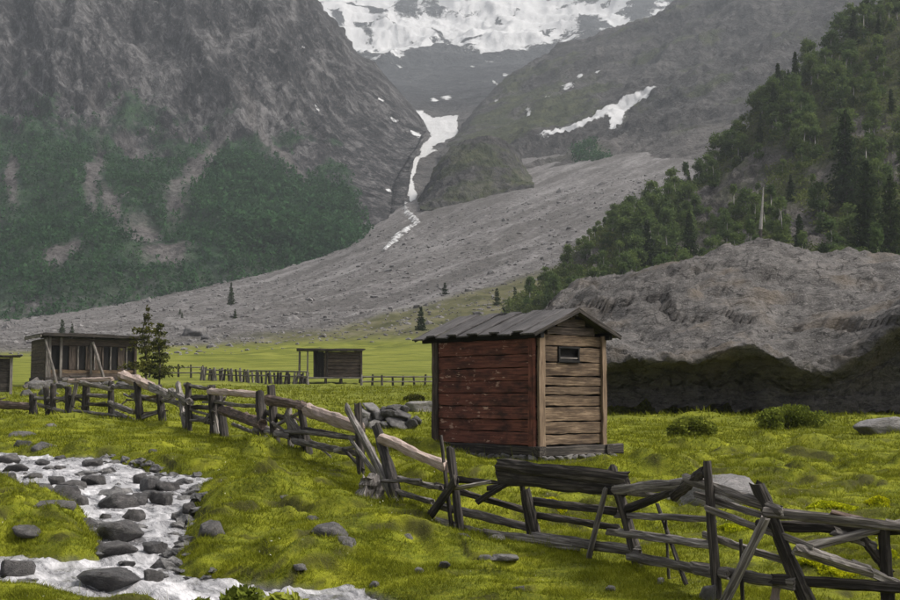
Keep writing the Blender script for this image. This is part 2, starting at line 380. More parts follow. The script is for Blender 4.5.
# ------------------------------------------------------------------ ground
def build_ground():
    us = np.concatenate([np.arange(-900, -60, 24), np.arange(-60, 960, 2.9), np.arange(960, 1801, 24)])
    Ds = [3.0]
    while Ds[-1] < 950:
        d = Ds[-1]; Ds.append(d * (1.02 if d < 9.3 else 1.0038 if d < 26 else 1.007 if d < 60 else 1.013))
    Ds = np.array(Ds)
    U, D = np.meshgrid(us, Ds); X = (U - 450) / F_PX * D; Y = D
    Z = ground_h(X, Y)
    a = X / Y; _b = (Z - CAMZ) / Y
    # photo row of each vertex, only to lay out the borders of grass, dry slope and scree
    v = 300 - F_PX * (_b * CP - SP) / (CP + _b * SP)
    nz = 9 * fbm(X / 30, Y / 40, 2.2, 3)
    vb = np.interp(U, [-400, 0, 170, 250, 330, 380, 450, 560, 600, 700, 1200], [353, 352, 347, 341, 331, 313, 299, 270, 255, 235, 235])
    vg = np.interp(U, [-400, 0, 170, 250, 330, 430, 560, 900], [354, 353, 350, 347, 343, 341, 336, 336])
    far = sstep(110, 150, D)
    scree = sstep(-4, 7, vb - v + nz) * far
    dry = sstep(-5, 7, vg - v + nz * 0.7) * far
    sd = stream_sd(X, np.minimum(Y, 60)); bed = np.where(Y < 40, sstep(0.0, 0.05, sd), 0)
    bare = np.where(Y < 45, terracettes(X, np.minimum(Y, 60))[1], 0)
    me = mesh_np('ground', np.stack([X, Y, Z], -1).reshape(-1, 3), grid_faces(len(Ds), len(us)))
    add_col(me, 'mask', np.stack([scree.ravel(), dry.ravel(), bed.ravel()], -1))
    add_col(me, 'riser_shade', np.stack([bare.ravel()] * 3, -1))
    s = NT('turf_and_scree'); at = s.attr('mask'); c = s.pos(); so_ = s.attr('riser_shade')
    turf, fine = turf_colour(s)
    turf = s.mix(s.math('MULTIPLY', so_[0], 0.9), turf, s.mix(fine, (0.016, 0.017, 0.006), (0.050, 0.046, 0.016)))  # dark soil tone on risers stands in for shade the sun leaves faint
    farn = s.noise(s.mapping(c, (0.16, 0.42, 0.3)), 1.0, 6, 0.7, 0.3)
    # far meadow loses its hummock pattern
    fart = s.ramp(farn, [(0.36, (0.060, 0.072, 0.014)), (0.48, (0.125, 0.140, 0.022)), (0.62, (0.20, 0.205, 0.040))])
    sepy = s.n.new("ShaderNodeSeparateXYZ"); s.lk(c, sepy.inputs[0])
    mr = s.n.new("ShaderNodeMapRange"); s.lk(sepy.outputs[1], mr.inputs[0]); mr.inputs[1].default_value = 26; mr.inputs[2].default_value = 70
    col = s.mix(s.math('MULTIPLY', mr.outputs[0], 0.85), turf, fart)
    dn = s.noise(c, 0.12, 6, 0.7)
    col = s.mix(at[1], col, s.ramp(dn, [(0.35, (0.045, 0.047, 0.020)), (0.55, (0.105, 0.098, 0.048)), (0.72, (0.165, 0.150, 0.110))]))
    sn = s.noise(c, 0.5, 7, 0.75); sb = s.noise(s.mapping(s.mapping(c, rot=(0, 0, 0.52)), (0.075, 0.009, 0.02)), 1.0, 6, 0.7, 0.4)
    scr = s.ramp(sn, [(0.34, (0.070, 0.065, 0.064)), (0.5, (0.165, 0.153, 0.149)), (0.66, (0.30, 0.284, 0.278))])
    scr = s.mix(s.ramp(sb, [(0.48, 0.0), (0.60, 0.65)]), scr, (0.085, 0.078, 0.072)); scr = s.mix(s.ramp(sb, [(0.36, 0.55), (0.46, 0.0)]), scr, (0.30, 0.285, 0.28))
    col = s.mix(at[0], col, scr)
    col = s.mix(at[2], col, s.ramp(s.noise(c, 3.0, 5, 0.7), [(0.3, (0.03, 0.028, 0.026)), (0.7, (0.12, 0.115, 0.11))]))
    h = s.math('ADD', s.math('MULTIPLY', fine, 0.6), s.math('MULTIPLY', s.noise(c, 90, 2, 0.6), 0.4))
    n1 = s.bump(h, 0.8, 0.03)
    n2 = s.bump(s.math('MULTIPLY', sn, at[0]), 1.0, 1.2, n1)
    s.bsdf(col, 0.95, n2, 0.1)
    tag(obj('ground', me, s.m), kind='structure')
build_ground()

def build_water():
    xs = np.arange(-10.5, 4.2, 0.045); ys = np.arange(8.0, 25.5, 0.045)
    X, Y = np.meshgrid(xs, ys); sd = stream_sd(X, Y)
    flow = pnoise(X * 0.9, Y * 0.45, 4.4)
    z = zprof(X, Y) + WDZ + 0.075 * fbm(X * 2.6, Y * 1.5, 1.1, 4, 0.6) + 0.07 * fbm(X * 0.9, Y * 1.9, 6.1, 2, 0.5, 2) + 0.02 * fbm(X * 9, Y * 6, 3.1, 2)
    f = grid_faces(len(ys), len(xs)); keep = (sd.ravel()[f] > -0.25).any(1); f = f[keep]
    used = np.unique(f); re = np.full(X.size, -1); re[used] = np.arange(len(used)); f = re[f]
    V = np.stack([X, Y, z], -1).reshape(-1, 3)[used]
    me = mesh_np('stream', V, f)
    s = NT('white_water'); c = s.pos()
    wv = s.mapping(s.mapping(c, rot=(0, 0, -0.5)), (1.5, 0.5, 1.0))
    n = s.noise(wv, 2.4, 6, 0.7, 1.0); n2 = s.noise(wv, 11, 4, 0.7, 0.5); n0 = s.noise(c, 0.7, 2, 0.5)
    foam = s.ramp(s.math('ADD', s.math('ADD', s.math('MULTIPLY', n, 0.62), s.math('MULTIPLY', n2, 0.28)), s.math('MULTIPLY', n0, 0.18)), [(0.44, 0.0), (0.55, 0.42), (0.68, 1.0)])
    col = s.mix(foam, (0.11, 0.107, 0.112), (0.58, 0.565, 0.58))
    rg = s.math('ADD', 0.14, s.math('MULTIPLY', foam, 0.6))
    s.bsdf(col, rg, s.bump(s.math('ADD', n, s.math('MULTIPLY', n2, 0.5)), 0.8, 0.05), 0.5)
    tag(obj('stream_water', me, s.m), kind='structure')
build_water()

# ------------------------------------------------------------------ mountain sheets
def catmull(A, axis, counts):
    """resample control array along axis; counts[i] samples per cell"""
    A = np.moveaxis(A, axis, 0); n = len(A); out = []
    for i in range(n - 1):
        p1, p2 = A[i], A[i + 1]; p0 = A[i - 1] if i > 0 else 2 * p1 - p2; p3 = A[i + 2] if i + 2 < n else 2 * p2 - p1
        m1 = (p2 - p0) * 0.5; m2 = (p3 - p1) * 0.5
        lim = 1.5 * np.abs(p2 - p1); m1 = np.clip(m1, -lim, lim); m2 = np.clip(m2, -lim, lim)
        k = counts[i]
        for j in range(k + (1 if i == n - 2 else 0)):
            t = j / k; t2 = t * t; t3 = t2 * t
            out.append((2 * t3 - 3 * t2 + 1) * p1 + (t3 - 2 * t2 + t) * m1 + (-2 * t3 + 3 * t2) * p2 + (t3 - t2) * m2)
    return np.moveaxis(np.array(out), 0, axis)
def sheet(ctrl, ccounts, rcounts):
    A = np.array(ctrl, float)                # (cols, rows, 3) of photo x, photo y, distance
    A = catmull(catmull(A, 0, ccounts), 1, rcounts)
    U, V, D = A[..., 0], A[..., 1], A[..., 2]
    a, b = ray(U, V)
    return U, V, np.stack([a * D, D, CAMZ + b * D], -1)
def normals(Pw):
    du = np.gradient(Pw, axis=0); dv = np.gradient(Pw, axis=1)
    n = np.cross(du, dv); n /= np.linalg.norm(n, axis=-1)[..., None] + 1e-9
    return np.where((n[..., 2] < 0)[..., None], -n, n)
def in_poly(U, V, pts):
    ins = np.zeros(U.shape, bool); n = len(pts)
    for i in range(n):
        ax, ay = pts[i]; bx, by = pts[(i + 1) % n]
        ins ^= ((ay > V) != (by > V)) & (U < (bx - ax) * (V - ay) / (by - ay + 1e-9) + ax)
    return ins
def soft_poly(U, V, pts, r=2.2):
    m = 0
    for k in range(8): m = m + in_poly(U + r * math.cos(k * 0.785), V + 0.6 * r * math.sin(k * 0.785), pts)
    return m / 8.0
def blob(U, V, cx, cy, rx, ry, ang=0.0, edge=0.5):
    c, s_ = math.cos(ang), math.sin(ang); x = ((U - cx) * c + (V - cy) * s_) / rx; y = (-(U - cx) * s_ + (V - cy) * c) / ry
    return 1 - sstep(1 - edge, 1 + edge, np.sqrt(x * x + y * y))

def mountain_mat(name, rockd, rockm, rockl, veg_d, veg_l, scale=0.02):
    s = NT(name); at = s.attr('mask'); c = s.pos()
    n1 = s.noise(c, scale, 8, 0.72, 0.4); n2 = s.noise(s.mapping(c, (1, 1, 0.35)), scale * 5, 6, 0.75); n3 = s.noise(c, scale * 1.3, 6, 0.7)
    col = s.ramp(s.math('ADD', s.math('MULTIPLY', n1, 0.55), s.math('MULTIPLY', n2, 0.45)), [(0.41, rockd), (0.5, rockm), (0.60, rockl)])
    sk = s.noise(s.mapping(s.mapping(c, rot=(0, 0.55, 0)), (scale * 9, scale * 4, scale * 1.3)), 1.0, 6, 0.75, 0.5)
    col = s.mix(s.ramp(sk, [(0.50, 0.0), (0.60, 0.8)]), col, rockd); col = s.mix(s.ramp(sk, [(0.36, 0.8), (0.45, 0.0)]), col, rockl)
    veg = s.mix(s.ramp(s.noise(c, scale * 4, 6, 0.75), [(0.42, 0.0), (0.58, 1.0)]), veg_d, veg_l)
    col = s.mix(s.ramp(s.math('ADD', at[0], s.math('MULTIPLY', s.math('SUBTRACT', n3, 0.5), 2.2)), [(0.36, 0.0), (0.60, 1.0)]), col, veg)
    col = s.mix(s.math('MULTIPLY', at[2], s.ramp(n2, [(0.38, 0.45), (0.55, 1.0)])), col, s.mix(n2, (0.085, 0.076, 0.070), (0.25, 0.23, 0.22)))
    n4 = s.noise(s.mapping(c, (1, 1, 0.5)), scale * 22, 5, 0.75)
    col = s.mix(s.ramp(n4, [(0.48, 0.0), (0.62, 0.55)]), col, rockd); col = s.mix(s.math('MULTIPLY', s.ramp(n4, [(0.34, 0.6), (0.46, 0.0)]), s.math('SUBTRACT', 1.0, at[0], True)), col, rockl)
    sm = s.ramp(s.math('ADD', at[1], s.math('MULTIPLY', s.math('SUBTRACT', s.math('ADD', s.math('MULTIPLY', n2, 0.6), s.math('MULTIPLY', n4, 0.4)), 0.5), 2.0)), [(0.46, 0.0), (0.56, 1.0)])
    col = s.mix(sm, col, s.mix(n1, (0.46, 0.455, 0.46), (0.60, 0.595, 0.595)))
    h = s.math('MULTIPLY', s.math('ADD', s.math('ADD', n1, s.math('ADD', n2, s.math('MULTIPLY', sk, -0.6))), s.math('MULTIPLY', n4, 0.5)), s.math('SUBTRACT', 1.0, s.math('MULTIPLY', sm, 0.85)))
    s.bsdf(col, 0.95, s.bump(h, 1.0, 0.35 / scale * 0.25), 0.1)
    return s.m
def finish_sheet(name, U, V, Pw, veg, snow, scree, mat):
    me = mesh_np(name, Pw.reshape(-1, 3), grid_faces(*U.shape))
    add_col(me, 'mask', np.stack([np.clip(m, 0, 1).ravel() for m in (veg, snow, scree)], -1))
    return tag(obj(name, me, mat), kind='structure')

mat_left = mountain_mat('left_rock', (0.012, 0.012, 0.013), (0.045, 0.043, 0.045), (0.20, 0.19, 0.188), (0.014, 0.036, 0.020), (0.044, 0.086, 0.040), 0.022)
mat_right = mountain_mat('right_rock', (0.028, 0.026, 0.026), (0.064, 0.060, 0.058), (0.135, 0.126, 0.120), (0.045, 0.055, 0.028), (0.085, 0.092, 0.045), 0.02)
mat_back = mountain_mat('back_rock', (0.022, 0.023, 0.026), (0.050, 0.051, 0.055), (0.10, 0.10, 0.104), (0.04, 0.05, 0.03), (0.07, 0.08, 0.04), 0.008)
mat_ridge = mountain_mat('ridge_rock', (0.050, 0.046, 0.042), (0.125, 0.112, 0.102), (0.25, 0.23, 0.215), (0.034, 0.044, 0.016), (0.080, 0.088, 0.034), 0.07)

def left_mountain():
    ct = [[(-700, 350, 470), (-700, 250, 560), (-700, 150, 680), (-700, 20, 850), (-700, -230, 1100), (-700, -150, 1500)],
          [(-250, 340, 470), (-250, 255, 555), (-250, 160, 670), (-250, 40, 830), (-250, -190, 1080), (-250, -120, 1500)],
          [(0, 331, 460), (0, 262, 540), (0, 170, 650), (0, 70, 780), (0, -150, 1050), (0, -80, 1500)],
          [(75, 319, 475), (75, 250, 548), (75, 163, 648), (75, 66, 775), (75, -140, 1050), (75, -80, 1500)],
          [(150, 305, 490), (150, 242, 565), (150, 162, 665), (150, 72, 785), (150, -120, 1050), (150, -70, 1500)],
          [(230, 289, 505), (230, 232, 570), (230, 160, 670), (230, 80, 790), (232, -65, 1010), (232, -40, 1500)],
          [(300, 270, 520), (300, 225, 580), (300, 160, 680), (300, 90, 800), (299, -4, 950), (299, 20, 1400)],
          [(350, 254, 540), (350, 215, 600), (350, 165, 690), (349, 110, 800), (345, 47, 930), (345, 80, 1300)],
          [(390, 240, 560), (391, 211, 620), (394, 178, 700), (402, 140, 800), (393, 93, 920), (390, 115, 1200)],
          [(394, 238, 578), (398, 205, 655), (405, 170, 735), (424, 134, 835), (421, 126, 950), (416, 128, 1150)],
          [(370, 228, 720), (385, 195, 800), (395, 165, 870), (400, 140, 980), (395, 130, 1120), (385, 140, 1250)]]
    U, V, W = sheet(ct, [8, 12, 34, 34, 36, 36, 34, 34, 20, 16], [44, 54, 54, 50, 8])
    n = normals(W); X, Y, Z = W[..., 0], W[..., 1], W[..., 2]
    rk = sstep(175, 95, V + 25 * fbm(X / 80, Y / 80, Z / 80, 2))
    up = sstep(0, 60, Z - (CAMZ + 0))
    q = X * 0.9 + Z * 0.55                                    # strata fall to the right
    d = 34 * fbm(q / 150 + 0.37, (Y + 0.6 * X) / 220 + 0.41, (Z - 0.3 * X) / 190 + 0.23, 4, 0.5) + (4 + 13 * rk) * fbm(q / 42, Y / 110, Z / 130, 4, 0.55, 2) + (2 + 6 * rk) * fbm(q / 14, Y / 40, Z / 34, 4, 0.65, 2) + (0.6 + 2.0 * rk) * fbm(X / 5, Y / 9, Z / 6, 2, 0.6)
    edge = np.minimum(sstep(-8, 10, 420 - U), 1.0) * 0.8 + 0.2
    edge = np.where(U < 280, 1.0, np.minimum(edge, 0.30 + 0.7 * sstep(0, 90, 395 - U)))
    W = W + n * ((d - 2) * sstep(2, 34, np.arange(U.shape[1]))[None, :] * edge)[..., None]
    # green wood on the lower slope, open chutes of rubble
    nz = fbm(X / 60, Y / 90, Z / 60, 4)
    lim = np.interp(U, [0, 60, 120, 180, 230, 280, 330, 390, 430], [95, 102, 110, 118, 125, 135, 150, 190, 215])
    nf = fbm(X / 16, Y / 30, Z / 16, 4, 0.65)
    veg = sstep(-45, 35, V - lim + 45 * nz + 30 * nf) * (0.78 + 0.35 * nf)
    wood = blob(U + 12 * nz + 6 * nf, V + 14 * nz + 8 * nf, 285, 215, 95, 48, 0.42, 0.45)
    veg = np.maximum(veg, wood * (0.95 + 0.2 * nf))
    chute = np.zeros_like(U)
    for (cx, cy, rx, ry, an) in [(190, 185, 18, 42, 0.35), (212, 140, 14, 22, 0.5), (275, 135, 7, 45, -0.75), (96, 170, 11, 45, 0.1), (112, 220, 10, 22, -0.3), (15, 185, 9, 25, 0), (140, 245, 26, 14, -0.4), (70, 275, 30, 9, -0.2), (165, 265, 40, 7, -0.3), (100, 90, 14, 9, 0.5), (130, 122, 22, 5, 0.5), (250, 100, 7, 24, -0.6)]:
        chute = np.maximum(chute, blob(U + 9 * nz + 7 * nf, V + 12 * nz + 12 * nf, cx, cy, rx * 0.62, ry * 0.95, an, 0.8))
    base = sstep(-18, 8, V - np.interp(U, [0, 150, 300, 390], [318, 290, 258, 225]) + 12 * nz + 10 * nf) * 0.5
    veg = veg * (1 - 0.85 * chute) * (1 - base * 0.45) * sstep(380, 335, U + 30 * nz)
    scree = np.maximum(chute * 1.0, base * 0.5)
    scree = np.where(V < 130, scree * 0.6, scree)
    snow = np.zeros_like(U)
    for (cx, cy, rx, ry, an) in [(236, 12, 3, 2, 0), (319, 97, 5, 2.2, 0.3), (304, 53, 4, 2, -0.4), (396, 116, 6, 2.0, 0.5), (416, 131, 7, 2.4, 0.4), (383, 95, 5, 1.6, 0.3), (393, 184, 4, 2, 0.4)]:
        snow = np.maximum(snow, 0.74 * blob(U + 5 * nf, V + 4 * nf, cx, cy, rx, ry, an, 0.9))
    finish_sheet('mountain', U, V, W, veg, snow, scree, mat_left)
    return U, V, W, veg + 0.6 * wood * (1 - chute)
LM = left_mountain()

def right_mountain():
    ct = [[(425, 196, 660), (436, 168, 800), (452, 138, 950), (468, 122, 1150), (470, 128, 1300)],
          [(448, 194, 650), (455, 165, 800), (468, 130, 960), (482, 103, 1200), (484, 112, 1400)],
          [(520, 204, 600), (520, 152, 790), (520, 112, 1000), (520, 71, 1300), (520, 90, 1700)],
          [(600, 202, 560), (600, 142, 760), (600, 87, 1000), (600, 32, 1300), (600, 60, 1700)],
          [(650, 198, 530), (650, 132, 730), (650, 72, 980), (650, 18, 1300), (650, 50, 1700)],
          [(700, 195, 500), (700, 122, 700), (700, 57, 950), (700, -14, 1300), (700, 20, 1700)],
          [(800, 188, 470), (800, 95, 700), (800, 22, 950), (800, -90, 1300), (800, -50, 1700)],
          [(950, 175, 450), (950, 70, 700), (950, -20, 950), (950, -170, 1300), (950, -100, 1700)],
          [(1500, 170, 450), (1500, 60, 700), (1500, -40, 950), (1500, -220, 1300), (1500, -150, 1700)]]
    U, V, W = sheet(ct, [14, 36, 40, 26, 26, 48, 40, 16], [46, 46, 50, 6])
    n = normals(W); X, Y, Z = W[..., 0], W[..., 1], W[..., 2]
    rk = 0.35 + 0.65 * sstep(-0.1, 0.3, fbm(X / 150, Y / 150, Z / 150, 2))
    foot = sstep(560, 760, Y)
    d = 16 * fbm(X / 110, Y / 110, Z / 80, 4, 0.5, 2) + 9 * rk * fbm(X / 35, Y / 35, Z / 30, 4, 0.6, 2) + 3.5 * fbm(X / 10, Y / 10, Z / 9, 3, 0.6, 2)
    W = W + n * (d * (0.25 + 0.75 * foot) * (0.35 + 0.65 * sstep(480, 540, U)))[..., None]
    nz = fbm(X / 60, Y / 60, Z / 60, 4)
    snow = np.zeros_like(U)
    snow = 0.86 * soft_poly(U + 5 * nz, V + 6 * nz, [(530, 142), (560, 131), (600, 116), (640, 94), (668, 82), (647, 101), (628, 113), (616, 131), (606, 129), (612, 119), (596, 123), (562, 137)])
    for (cx, cy, rx, ry, an) in [(567, 85, 8, 2.6, -0.35), (528, 112, 4, 3.5, 0), (580, 75, 5, 1.6, -0.4), (548, 100, 4, 1.6, -0.4), (496, 100, 3, 2, 0), (596, 71, 4, 1.2, -0.5)]:
        snow = np.maximum(snow, 0.72 * blob(U + 5 * nz, V + 5 * nz, cx, cy, rx, ry, an, 0.9))
    veg = 0.42 * sstep(0.0, 0.35, nz + 0.1) + 0.6 * blob(U, V, 592, 163, 20, 14) + 0.35 * blob(U, V, 520, 120, 60, 26, -0.3) + 0.25 * blob(U, V, 560, 90, 80, 30, -0.4)
    scree = sstep(-8, 12, V - np.interp(U, [440, 520, 600, 650, 720], [215, 168, 146, 140, 128]) + 22 * nz) * 0.85
    finish_sheet('mountain', U, V, W, veg, snow, scree, mat_right)
    return U, V, W
RM = right_mountain()

def valley_head():
    us = [150, 300, 350, 392, 404, 430, 460, 500, 560, 640, 760, 1000]
    rows = []
    dip = np.interp(us, [150, 300, 350, 390, 430, 460, 500, 560, 640, 760, 1000], [30, 30, 20, 8, 0, 4, 14, 30, 45, 55, 60])
    sh = np.interp(us, [150, 300, 350, 390, 430, 460, 500, 560, 640, 760, 1000], [-12, -2, 6, 8, 4, 0, -4, -8, -14, -20, -20])
    for u, d_, s_ in zip(us, dip, sh):
        e0, e1 = (640, 800) if 395 < u < 520 else (960, 1000)
        rows.append([(u, 208 - d_ * 0.6, e0), (u, 170 - d_ * 0.8, e1), (u, 135 - d_ * 0.8, 1050), (u, 100 - d_ * 0.5, 1400), (u, 64 + s_, 2000), (u, 22 + s_, 2450), (u, -40 + s_, 2900), (u, -120, 3400), (u, -60, 3900)])
    U, V, W = sheet(rows, [10, 26, 26, 10, 22, 24, 28, 36, 40, 16, 6], [16, 20, 24, 30, 44, 40, 10, 4])
    n = normals(W); X, Y, Z = W[..., 0], W[..., 1], W[..., 2]
    far = sstep(1700, 2200, Y)
    d = (14 + 45 * far) * fbm(X / 420, Y / 420, Z / 320, 4, 0.5, 2) + (7 + 12 * far) * fbm(X / 120, Y / 140, Z / 90, 4, 0.6, 2) + (2 + 3 * far) * fbm(X / 32, Y / 32, Z / 30, 3, 0.6, 2)
    W = W + n * (d * sstep(620, 1000, Y))[..., None]
    nz = fbm(X / 130, Y / 130, Z / 100, 5, 0.6); nr = fbm(X / 160, Y / 300, Z / 200, 5, 0.6, 2)
    line = np.interp(U, [300, 330, 345, 375, 405, 420, 440, 500, 530, 570, 600, 640], [10, 40, 56, 68, 62, 50, 45, 51, 45, 46, 38, 30])
    snow = sstep(-7, 7, line - V + 10 * nz)
    hole = np.zeros_like(U)
    for (cx, cy, rx, ry, an) in [(405, 8, 16, 17, 0.5), (432, 6, 16, 7, 0), (545, 33, 5, 8, 0), (588, 28, 20, 16, -0.3), (440, 33, 9, 2.5, 0.6), (352, 50, 10, 6, 0.8), (468, 41, 16, 3.2, 0), (375, 14, 18, 5, 0.5), (365, 32, 14, 4, 0.7), (640, 18, 16, 10, -0.3), (335, 22, 8, 6, 0.9), (500, 20, 4, 2, 0)]:
        hole = np.maximum(hole, blob(U + 10 * nz, V + 9 * nz, cx, cy, rx, ry, an, 0.8))
    snow = snow * (1 - 0.62 * hole) * (1 - 0.55 * sstep(0.05, 0.4, nr) * sstep(60, 0, np.abs(U - 480) * 0 + 60 * (U > 540) + 60 * (U < 400) - 1 < 0))
    snow = snow * (1 - 0.5 * sstep(0.08, 0.28, nz) * ((U < 390) | (U > 545)))
    g = 0.9 * soft_poly(U + 8 * nz, V + 8 * nz, [(413, 110), (424, 112), (436, 119), (447, 116), (461, 117), (456, 133), (444, 146), (427, 154), (414, 158), (424, 146), (431, 132), (421, 122)])
    snow = np.maximum(snow, g * 1.0)
    snow = np.maximum(snow, 0.85 * soft_poly(U + 4 * nz, V, [(415, 156), (423, 151), (417, 168), (413, 182), (417, 195), (414, 206), (410, 206), (409, 188), (411, 170)], 1.5))
    for (cx, cy, rx, ry, an) in [(433, 102, 6, 2.2, 0.1), (446, 99, 7, 1.8, -0.1), (489, 60, 6, 2, 0.2), (472, 67, 3, 1.2, 0), (495, 83, 4, 1.5, 0.4), (413, 172, 3, 9, 0.2), (411, 190, 4, 7, 0.4), (505, 74, 4, 1.2, 0), (402, 72, 5, 1.4, 0.3), (528, 62, 5, 1.4, 0.1)]:
        snow = np.maximum(snow, 0.72 * blob(U + 5 * nz, V + 5 * nz, cx, cy, rx, ry, an, 0.9))
    scree = sstep(100, 120, V) * 0.8
    finish_sheet('valley_head', U, V, W, np.zeros_like(U), snow, scree, mat_back)
valley_head()

def mound():
    us = [420, 430, 444, 460, 478, 500, 516, 526, 534]
    bot = [207, 209, 211, 210, 208, 203, 196, 190, 186]; top = [203, 182, 158, 143, 136, 139, 153, 172, 184]
    rows = [[(u, b + 3, 590), (u, (b * 2 + t) / 3, 605), (u, (b + 2 * t) / 3 + 1, 625), (u, t, 655), (u, t + 12, 720)] for u, b, t in zip(us, bot, top)]
    U, V, W = sheet(rows, [10, 12, 13, 15, 15, 12, 8, 6], [20, 20, 20, 5])
    n = normals(W); X, Y, Z = W[..., 0], W[..., 1], W[..., 2]
    d = 5 * fbm(X / 22, Y / 22, Z / 22, 4, 0.6, 2) + 1.5 * fbm(X / 6, Y / 6, Z / 6, 3, 0.6, 2)
    W = W + n * d[..., None]
    nz = fbm(X / 20, Y / 20, Z / 20, 4)
    finish_sheet('hill', U, V, W, 0.55 + 0.8 * nz, np.zeros_like(U), sstep(0.1, 0.3, nz) * 0.4, mat_right)
mound()

def right_ridge():
    us = [505, 540, 570, 600, 650, 700, 740, 770, 800, 850, 900, 1000, 1300]
    cr = [312, 287, 258, 232, 207, 176, 138, 104, 74, 34, -8, -80, -220]; cD = [225, 240, 250, 258, 268, 278, 283, 287, 290, 295, 300, 310, 340]
    fD = [205, 198, 190, 182, 170, 160, 152, 146, 141, 136, 132, 130, 130]
    rows = []
    for u, c, D1, D0 in zip(us, cr, cD, fD):
        v0 = 340; rows.append([(u, v0 + 6, D0 - 12), (u, v0 + (c - v0) * 0.28, D0 + (D1 - D0) * 0.22), (u, v0 + (c - v0) * 0.65, D0 + (D1 - D0) * 0.58), (u, c, D1), (u, c + 30, D1 + 60)])
    U, V, W = sheet(rows, [10, 14, 14, 24, 24, 20, 18, 18, 26, 26, 14, 8], [26, 34, 34, 6])
    n = normals(W); X, Y, Z = W[..., 0], W[..., 1], W[..., 2]
    rockp = np.zeros_like(U); nz = fbm(X / 14, Y / 14, Z / 14, 4)
    for (cx, cy, rx, ry, an) in [(715, 205, 26, 20, -0.5), (745, 180, 26, 20, -0.4), (790, 225, 26, 22, 0), (830, 175, 22, 12, 0), (870, 130, 24, 14, 0), (765, 160, 30, 12, -0.3), (700, 245, 30, 14, -0.2), (600, 265, 20, 6, -0.3), (812, 240, 24, 14, 0), (585, 255, 20, 5, -0.4), (745, 240, 22, 12, 0), (900, 170, 25, 14, 0)]:
        rockp = np.maximum(rockp, blob(U + 10 * nz, V + 8 * nz, cx, cy, rx, ry, an, 0.6))
    d = 2.5 * fbm(X / 22, Y / 22, Z / 22, 4, 0.5) + (0.8 + 2.4 * rockp) * fbm(X / 7, Y / 7, Z / 7, 4, 0.6, 2)
    W = W + n * d[..., None]
    finish_sheet('ridge', U, V, W, 0.85 - 0.5 * rockp + 0.5 * nz, np.zeros_like(U), rockp * 0.35, mat_ridge)
    return U, V, W, rockp
RR = right_ridge()

def torrent():
    px = [(412, 192, 6), (405, 207, 5), (410, 216, 7), (416, 222, 8), (406, 229, 12), (398, 236, 12), (391, 243, 9), (384, 252, 5)]
    A = catmull(np.array(px, float), 0, [8] * 7); V = []
    for k, (u, v, w_) in enumerate(A):
        D = G(u, v); p = P(u, v, D); h = w_ / F_PX * D * 0.5 * (1 + 0.5 * math.sin(k * 2.1))
        for sx in (-1, 0, 1):
            q = p + Vector((sx * h, -abs(sx) * 0.5, 0)); V.append((q.x, q.y, float(ground_h(np.array([q.x]), np.array([q.y]))[0]) + (0.9 if sx == 0 else -0.2)))
    me = mesh_np('torrent', V, grid_faces(len(A), 3)); s = NT('torrent_foam'); c = s.pos()
    s.bsdf(s.mix(s.ramp(s.noise(c, 0.35, 5, 0.7), [(0.46, 0.0), (0.58, 1.0)]), (0.15, 0.14, 0.138), (0.62, 0.62, 0.62)), 0.7)
    tag(obj('torrent_water', me, s.m), kind='structure')
torrent()

# ------------------------------------------------------------------ rocks
_ico = {}
def ico(sub):
    if sub not in _ico:
        bm = bmesh.new(); bmesh.ops.create_icosphere(bm, subdivisions=sub, radius=1.0)
        v = np.array([x.co[:] for x in bm.verts]); f = np.array([[q.index for q in x.verts] for x in bm.faces]); bm.free(); _ico[sub] = (v, f)
    return _ico[sub]
def rock_verts(seed, sub=4, planes=11, soft=0.0, rough=0.13):
    r = np.random.default_rng(seed); v, f = ico(sub)
    nrm = r.normal(size=(planes, 3)); nrm /= np.linalg.norm(nrm, axis=1)[:, None]; nrm[0] = (0.1, 0.1, 0.99)
    dd = r.uniform(0.62, 0.98, planes); dd[0] = 0.72
    dots = v @ nrm.T
    rad = np.where(dots > 0.05, dd[None] / np.maximum(dots, 0.05), 9).min(1); rad = np.minimum(rad, 1.2)
    q = v * rad[:, None]; s = seed * 3.7
    k = 1 + rough * fbm(q[:, 0] * 1.6 + s, q[:, 1] * 1.6, q[:, 2] * 1.6, 4, 0.55) + rough * 0.5 * fbm(q[:, 0] * 5 + s, q[:, 1] * 5, q[:, 2] * 5, 3, 0.6, 2)
    return q * k[:, None], f
ROCKS = [mesh_np('rock_shape', *rock_verts(20 + i, 4, 9 + i % 5)) for i in range(10)]
def rock_obj(name, mat, p, sx, sy, sz, idx=None, rz=None, tilt=0.15, parent=None):
    key = (random.randrange(10) if idx is None else idx % 10, mat)
    me = _rockcache.get(key)
    if me is None:
        me = ROCKS[key[0]].copy(); me.materials.clear(); me.materials.append(M[mat]); _rockcache[key] = me
    o = bpy.data.objects.new(name, me); link(o, parent)
    o.location = p; o.scale = (sx, sy, sz)
    o.rotation_euler = (random.uniform(-tilt, tilt), random.uniform(-tilt, tilt), random.uniform(-0.5, 0.5) + (math.pi if random.random() < .5 else 0) if rz is None else rz)
    return o
_rockcache = {}
